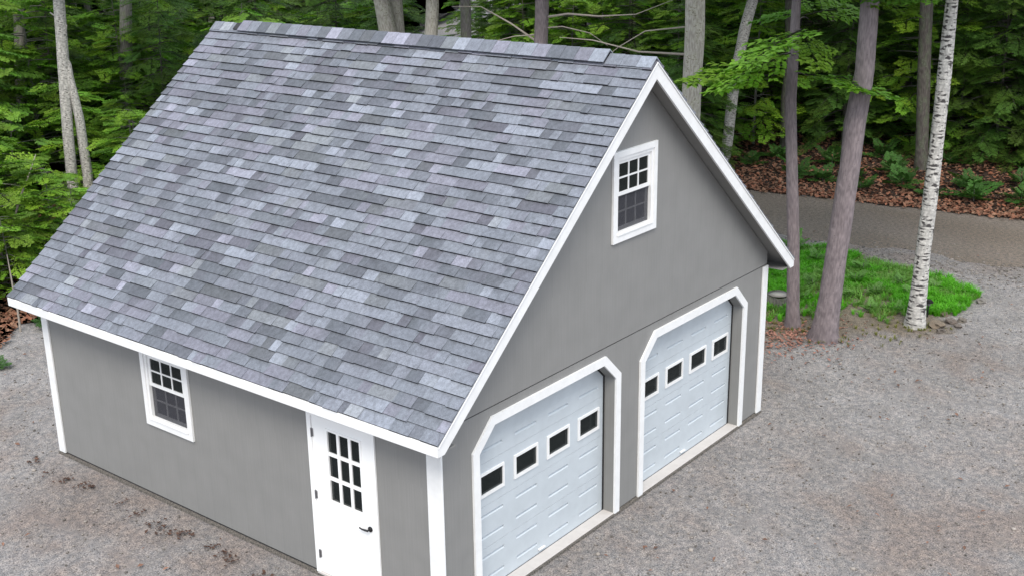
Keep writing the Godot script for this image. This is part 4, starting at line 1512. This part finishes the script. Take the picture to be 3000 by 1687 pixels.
func build_island() -> void:
	# soil bed
	var mb := MB.new()
	var cen := Vector2(13.0, -1.2)
	var rings := 14
	var m := ISLAND.size() * 5
	var outline := []
	for k in m:
		var a: Vector2 = ISLAND[k / 5]
		var b: Vector2 = ISLAND[(k / 5 + 1) % ISLAND.size()]
		var q := a.lerp(b, (k % 5) / 5.0)
		q += (q - cen).normalized() * 0.16 * n2.get_noise_2d(q.x * 90, q.y * 90)
		outline.append(q)
	for r in rings + 1:
		for k in m:
			var q: Vector2 = cen.lerp(outline[k], float(r) / rings)
			mb.v.append(Vector3(q.x, island_y(q.x, q.y) + (0.010 if r < rings else -0.02) + 0.012 * n1.get_noise_2d(q.x * 90, q.y * 90), q.y))
			mb.n.append(Vector3.UP)
			var a := n1.get_noise_2d(q.x * 60, q.y * 60)
			var soil_c := Color(0.30, 0.235, 0.165).lerp(Color(0.42, 0.35, 0.27), clampf(0.5 + a, 0, 1))
			var rim := clampf((float(r) / rings - 0.80) * 4.5 + 1.2 * n2.get_noise_2d(q.x * 110, q.y * 110), 0, 1)
			mb.c.append(soil_c.lerp(gravel_color(q.x, q.y), rim))
			mb.u.append(Vector2.ZERO)
	for r in rings:
		for k in m:
			var k2 := (k + 1) % m
			var a := r * m + k
			var b := r * m + k2
			mb.i.append_array([a, a + m, b, b, a + m, b + m])
	structure(put("planting_bed", mb.mesh(), mat.gravel), "low mound of brown soil under the grassy island", "soil bed")
	var poly := PackedVector2Array(outline)
	# grass of three tones
	var sets := [[], [], []]
	var cols := [[], [], []]
	rng.seed = 31
	for k in 9000:
		var q := Vector2(rng.randf_range(9.8, 16.4), rng.randf_range(-4.0, 1.3))
		if not Geometry2D.is_point_in_polygon(q, poly): continue
		# bare strip along the near side, round the trunks
		var near := (q.x - 10.3) * 0.80 - (q.y + 1.2) * 0.62      # distance away from the near edge
		var cover := clampf((near - 0.85) * 1.1 + 0.95 * n2.get_noise_2d(q.x * 75, q.y * 75) - 0.05, 0, 1)
		if q.y < -1.6: cover = maxf(cover, clampf((q.x - 11.0) * 0.9, 0, 1))
		if q.x > 12.3 and q.x < 13.2 and q.y > 0.2: cover *= 0.15
		var mid := Vector2(q.x - 13.0, (q.y + 1.2) * 1.2).length()
		if mid < 1.15: cover *= 0.5
		if rng.randf() > cover: continue
		var lush := smoothstep(0.0, 0.5, n1.get_noise_2d(q.x * 40 + 90, q.y * 40) + (0.55 if q.y > 0.05 and q.x > 13.0 else 0.0) + (0.35 if q.y < -2.0 else 0.0))
		var w := 0 if rng.randf() < lush else (1 if rng.randf() < 0.6 else 2)
		var s := rng.randf_range(0.6, 1.15) * (1.0 if w < 2 else 0.8)
		sets[w].append(Transform3D(Basis(Vector3.UP, rng.randf() * TAU).scaled_local(Vector3(s, s, s)), Vector3(q.x, island_y(q.x, q.y) + 0.004, q.y)))
		var v := rng.randf_range(0.75, 1.2)
		var c: Color = [Color(0.115, 0.42, 0.012), Color(0.17, 0.36, 0.06), Color(0.26, 0.28, 0.09)][w]
		cols[w].append(c * v)
	for k in 110:
		var foot: Vector2 = [Vector2(12.45, 0.62), Vector2(10.92, -0.52), Vector2(11.7, 0.25), Vector2(11.12, -1.25)][[0, 0, 1, 2, 3][k % 5]]
		var q := foot + Vector2(rng.randfn(), rng.randfn()) * (0.22 if k % 5 != 3 else 0.3)
		var s := rng.randf_range(0.35, 0.75)
		sets[2].append(Transform3D(Basis(Vector3.UP, rng.randf() * TAU).scaled_local(Vector3(s, s, s)), Vector3(q.x, island_y(q.x, q.y) + 0.004, q.y)))
		var v := rng.randf_range(0.7, 1.15)
		cols[2].append(Color(0.22, 0.22, 0.05) * v)
	tag(copies("grass", grass_tuft(41, 26, 0.17), mat.leaf, sets[0], cols[0]), "lush bright green grass on the island", "grass")
	tag(copies("grass", grass_tuft(42, 22, 0.15), mat.leaf, sets[1], cols[1]), "mid green grass thinning out on the island", "grass")
	tag(copies("grass", grass_tuft(43, 16, 0.12), mat.leaf, sets[2], cols[2]), "sparse yellowish grass on the island's bare soil", "grass")
	# broad-leaved weeds
	var protos := []
	for k in 2:
		rng.seed = 900 + k
		var t := thing("leafy_weed", "weed", "plant")
		var xf := []
		var cc := []
		for j in 12:
			var b := Basis.from_euler(Vector3(rng.randf_range(-0.4, 0.4), TAU * j / 12.0, rng.randf_range(0.2, 1.1)))
			var s := rng.randf_range(0.12, 0.28)
			xf.append(Transform3D(b.scaled_local(Vector3.ONE * s), Vector3(0, 0.02 + 0.1 * rng.randf(), 0)))
			var v := rng.randf_range(0.8, 1.2)
			cc.append(Color(0.16 * v, 0.33 * v, 0.075 * v))
		copies("foliage", spray_beech[k], mat.leaf, xf, cc, t)
		var s2 := MB.new()
		s2.tube([Vector3(0, -0.06, 0), Vector3(0.01, 0.08, 0), Vector3(0, 0.2, 0)], [0.008, 0.007, 0.004], 5)
		put("stem", s2.mesh(), mat.bark_grey, t)
		protos.append(t)
	rng.seed = 910
	var w_spots := [[13.0, -1.0, 0.9], [13.5, -0.7, 1.0], [14.0, -1.3, 1.1], [14.4, -0.5, 1.0], [14.9, -1.5, 1.1], [12.6, -0.4, 0.8], [13.9, -0.1, 1.0], [13.3, -1.9, 1.0], [12.4, -1.7, 0.9], [15.0, -2.6, 1.2], [15.5, -3.4, 1.5], [12.2, -0.9, 0.7], [14.6, 0.1, 0.9], [11.9, -2.5, 0.9], [12.9, 0.0, 0.7]]
	for q in w_spots:
		var o := place(protos[rng.randi() % 2], q[0], q[1], q[2], "leafy pale green weed growing among the island grass")
		o.position.y = island_y(q[0], q[1])
		o.set_meta("group", "weeds on the island")
	order_labels("weeds on the island", "leafy pale green weeds in the island grass")
	for pr in protos:
		if pr.position == Vector3.ZERO: pr.free()
	# stones beside the birch
	var stones := [[12.66, 0.86, 0.15, Color(0.50, 0.42, 0.33), "largest tan stone at the foot of the white birch"], [13.0, 0.98, 0.12, Color(0.36, 0.31, 0.28), "grey stone behind the tan one beside the white birch"], [12.45, 1.0, 0.085, Color(0.30, 0.27, 0.24), "small grey stone in front of the tan one by the birch"], [12.9, 1.16, 0.075, Color(0.40, 0.36, 0.33), "small pale stone right of the tan one by the birch"], [13.25, 1.12, 0.09, Color(0.43, 0.40, 0.36), "pale stone nearest the garden light"], [13.35, 0.72, 0.10, Color(0.33, 0.27, 0.22), "brown stone behind the garden light"],
		[12.2, 0.86, 0.05, Color(0.45, 0.42, 0.38), "tiny pale stone nearest the birch's roots"], [14.55, 1.05, 0.10, Color(0.47, 0.46, 0.44), "pale flat stone at the island's right tip"], [10.95, -0.28, 0.07, Color(0.5, 0.47, 0.43), "pale stone at the foot of the thick leaning trunk"], [15.9, -2.4, 0.12, Color(0.55, 0.50, 0.47), "whitish stone at the back of the island by the road"]]
	for k in stones.size():
		var q = stones[k]
		var s := put("stone", tinted_rock(700 + k, q[3]), mat.stone)
		s.position = Vector3(q[0], island_y(q[0], q[1]) + q[2] * 0.30, q[1])
		s.scale = Vector3.ONE * q[2]
		s.rotation.y = k * 1.3
		tag(s, q[4], "stone", "stones round the island")
	# stump by the slim trunk
	var st := thing("tree_stump", "squat grey stump behind the garage's right corner", "stump", Vector3(11.95, island_y(11.95, -2.0), -2.0))
	mb = MB.new()
	mb.tube([Vector3(0, -0.1, 0), Vector3(0, 0.02, 0), Vector3(0.01, 0.12, 0), Vector3(0.0, 0.24, 0.01)], [0.26, 0.225, 0.205, 0.20], 16, 0.2, n1, false)
	put("bark", mb.mesh(), mat.bark_grey, st)
	mb = MB.new()
	mb.tube([Vector3(0.0, 0.238, 0.01), Vector3(0.0, 0.247, 0.01)], [0.195, 0.185], 16)
	put("cut_face", mb.mesh(), mat.cut_wood, st)
	# solar path light
	var gl := thing("garden_light", "small black garden light on a stake beside the white birch", "garden light", Vector3(13.06, island_y(13.06, 0.53), 0.53))
	mb = MB.new()
	mb.tube([Vector3(0, -0.1, 0), Vector3(0, 0.24, 0)], [0.014, 0.016], 10)
	put("stake", mb.mesh(), mat.metal_dark, gl)
	mb = MB.new()
	mb.tube([Vector3(0, 0.24, 0), Vector3(0, 0.30, 0)], [0.036, 0.045], 14)
	put("lens", mb.mesh(), mat.metal_grey, gl)
	mb = MB.new()
	mb.tube([Vector3(0, 0.30, 0), Vector3(0, 0.315, 0), Vector3(0, 0.345, 0), Vector3(0, 0.352, 0)], [0.088, 0.09, 0.058, 0.05], 16)
	put("cap", mb.mesh(), mat.metal_dark, gl)
	# bare saplings at the wood's edge, left
	var sp := thing("bare_sapling", "thin pale leaning sapling stem at the left edge, beside the roof corner", "tree", Vector3(4.2, height(4.2, -15.87), -15.87))
	mb = MB.new()
	mb.tube([Vector3(0, -0.1, 0), Vector3(0.02, 0.5, 0), Vector3(0.08, 1.0, -0.02), Vector3(0.28, 1.6, 0.1), Vector3(0.5, 2.1, 0.22), Vector3(0.66, 2.5, 0.3)], [0.035, 0.032, 0.028, 0.022, 0.016, 0.008], 8, 0.1, n2)
	put("stem", mb.mesh(), mat.dead_wood, sp)
	sp = thing("bare_sapling", "short thin bare stem under the roof's left corner", "tree", Vector3(2.47, 0, -12.78))
	mb = MB.new()
	mb.tube([Vector3(0, -0.1, 0), Vector3(0.0, 0.4, 0.01), Vector3(-0.02, 0.9, 0), Vector3(-0.05, 1.5, 0.02)], [0.022, 0.02, 0.016, 0.006], 8, 0.1, n2)
	put("stem", mb.mesh(), mat.dead_wood, sp)

func tinted_rock(seed_: int, c: Color) -> ArrayMesh:
	var f := FastNoiseLite.new()
	f.seed = seed_
	f.frequency = 0.8
	var mb := MB.new()
	mb.col = c
	var spot := func(a: int, s: int) -> Vector3:
		var th := PI * a / 7.0
		var ph := TAU * (s % 9) / 9.0 + a * 0.3
		var d := Vector3(sin(th) * cos(ph), cos(th), sin(th) * sin(ph))
		var k := 1.0 + 0.9 * f.get_noise_3d(d.x * 1.6, d.y * 1.6, d.z * 1.6)
		return Vector3(d.x * k, clampf(d.y * k, -0.7, 0.62) * 0.7, d.z * k * 0.8)
	for a in 7:
		for s in 9:
			var p0: Vector3 = spot.call(a, s)
			var p1: Vector3 = spot.call(a, s + 1)
			var q0: Vector3 = spot.call(a + 1, s)
			var q1: Vector3 = spot.call(a + 1, s + 1)
			if a > 0: mb.tri(p0, p1, q0, p0 + p1 + q0)
			if a < 6: mb.tri(p1, q1, q0, p1 + q1 + q0)
	return mb.mesh()

# ---------------------------------------------------------------- start
func _ready() -> void:
	var cam := Camera3D.new()
	cam.name = "camera"
	add_child(cam)
	cam.position = Vector3(-8.42, 7.688, 7.682)
	cam.rotation_degrees = Vector3(-18.187, -51.491, -0.825)
	cam.fov = 26.845
	cam.near = 0.1
	cam.far = 1200
	cam.current = true
	var env := Environment.new()
	env.background_mode = Environment.BG_SKY
	var sky := Sky.new()
	var sm := ProceduralSkyMaterial.new()
	sm.sky_top_color = Color(0.90, 0.94, 1.0)
	sm.sky_horizon_color = Color(0.80, 0.83, 0.87)
	sm.sky_curve = 0.25
	sm.ground_bottom_color = Color(0.3, 0.3, 0.28)
	sm.ground_horizon_color = Color(0.6, 0.62, 0.62)
	sky.sky_material = sm
	env.sky = sky
	env.background_energy_multiplier = 1.0
	env.tonemap_mode = Environment.TONE_MAPPER_LINEAR
	env.tonemap_exposure = 2.2
	env.sdfgi_enabled = true
	env.ssao_enabled = true
	env.ssil_enabled = true
	var we := WorldEnvironment.new()
	we.name = "world_environment"
	we.environment = env
	add_child(we)
	var sun := DirectionalLight3D.new()
	sun.name = "sun"
	add_child(sun)
	sun.light_energy = 0.45
	sun.light_angular_distance = 22.0
	sun.light_color = Color(1.0, 0.975, 0.94)
	sun.shadow_enabled = true
	sun.look_at_from_position(Vector3.ZERO, -Vector3(-0.75, 1.15, 0.55), Vector3.UP)

	n1.seed = 5
	n1.frequency = 0.02
	n1.fractal_octaves = 4
	n2.seed = 9
	n2.frequency = 0.02
	n2.fractal_octaves = 3
	rng.seed = 1
	make_materials()
	build_ground()
	rng.seed = 2
	build_garage()
	for k in 3:
		spray_beech.append(spray(0, 200 + k))
		spray_hemlock.append(spray(1, 210 + k))
	for k in 2: spray_maple.append(spray(2, 220 + k))
	build_wood()
	build_island()
	scatter()
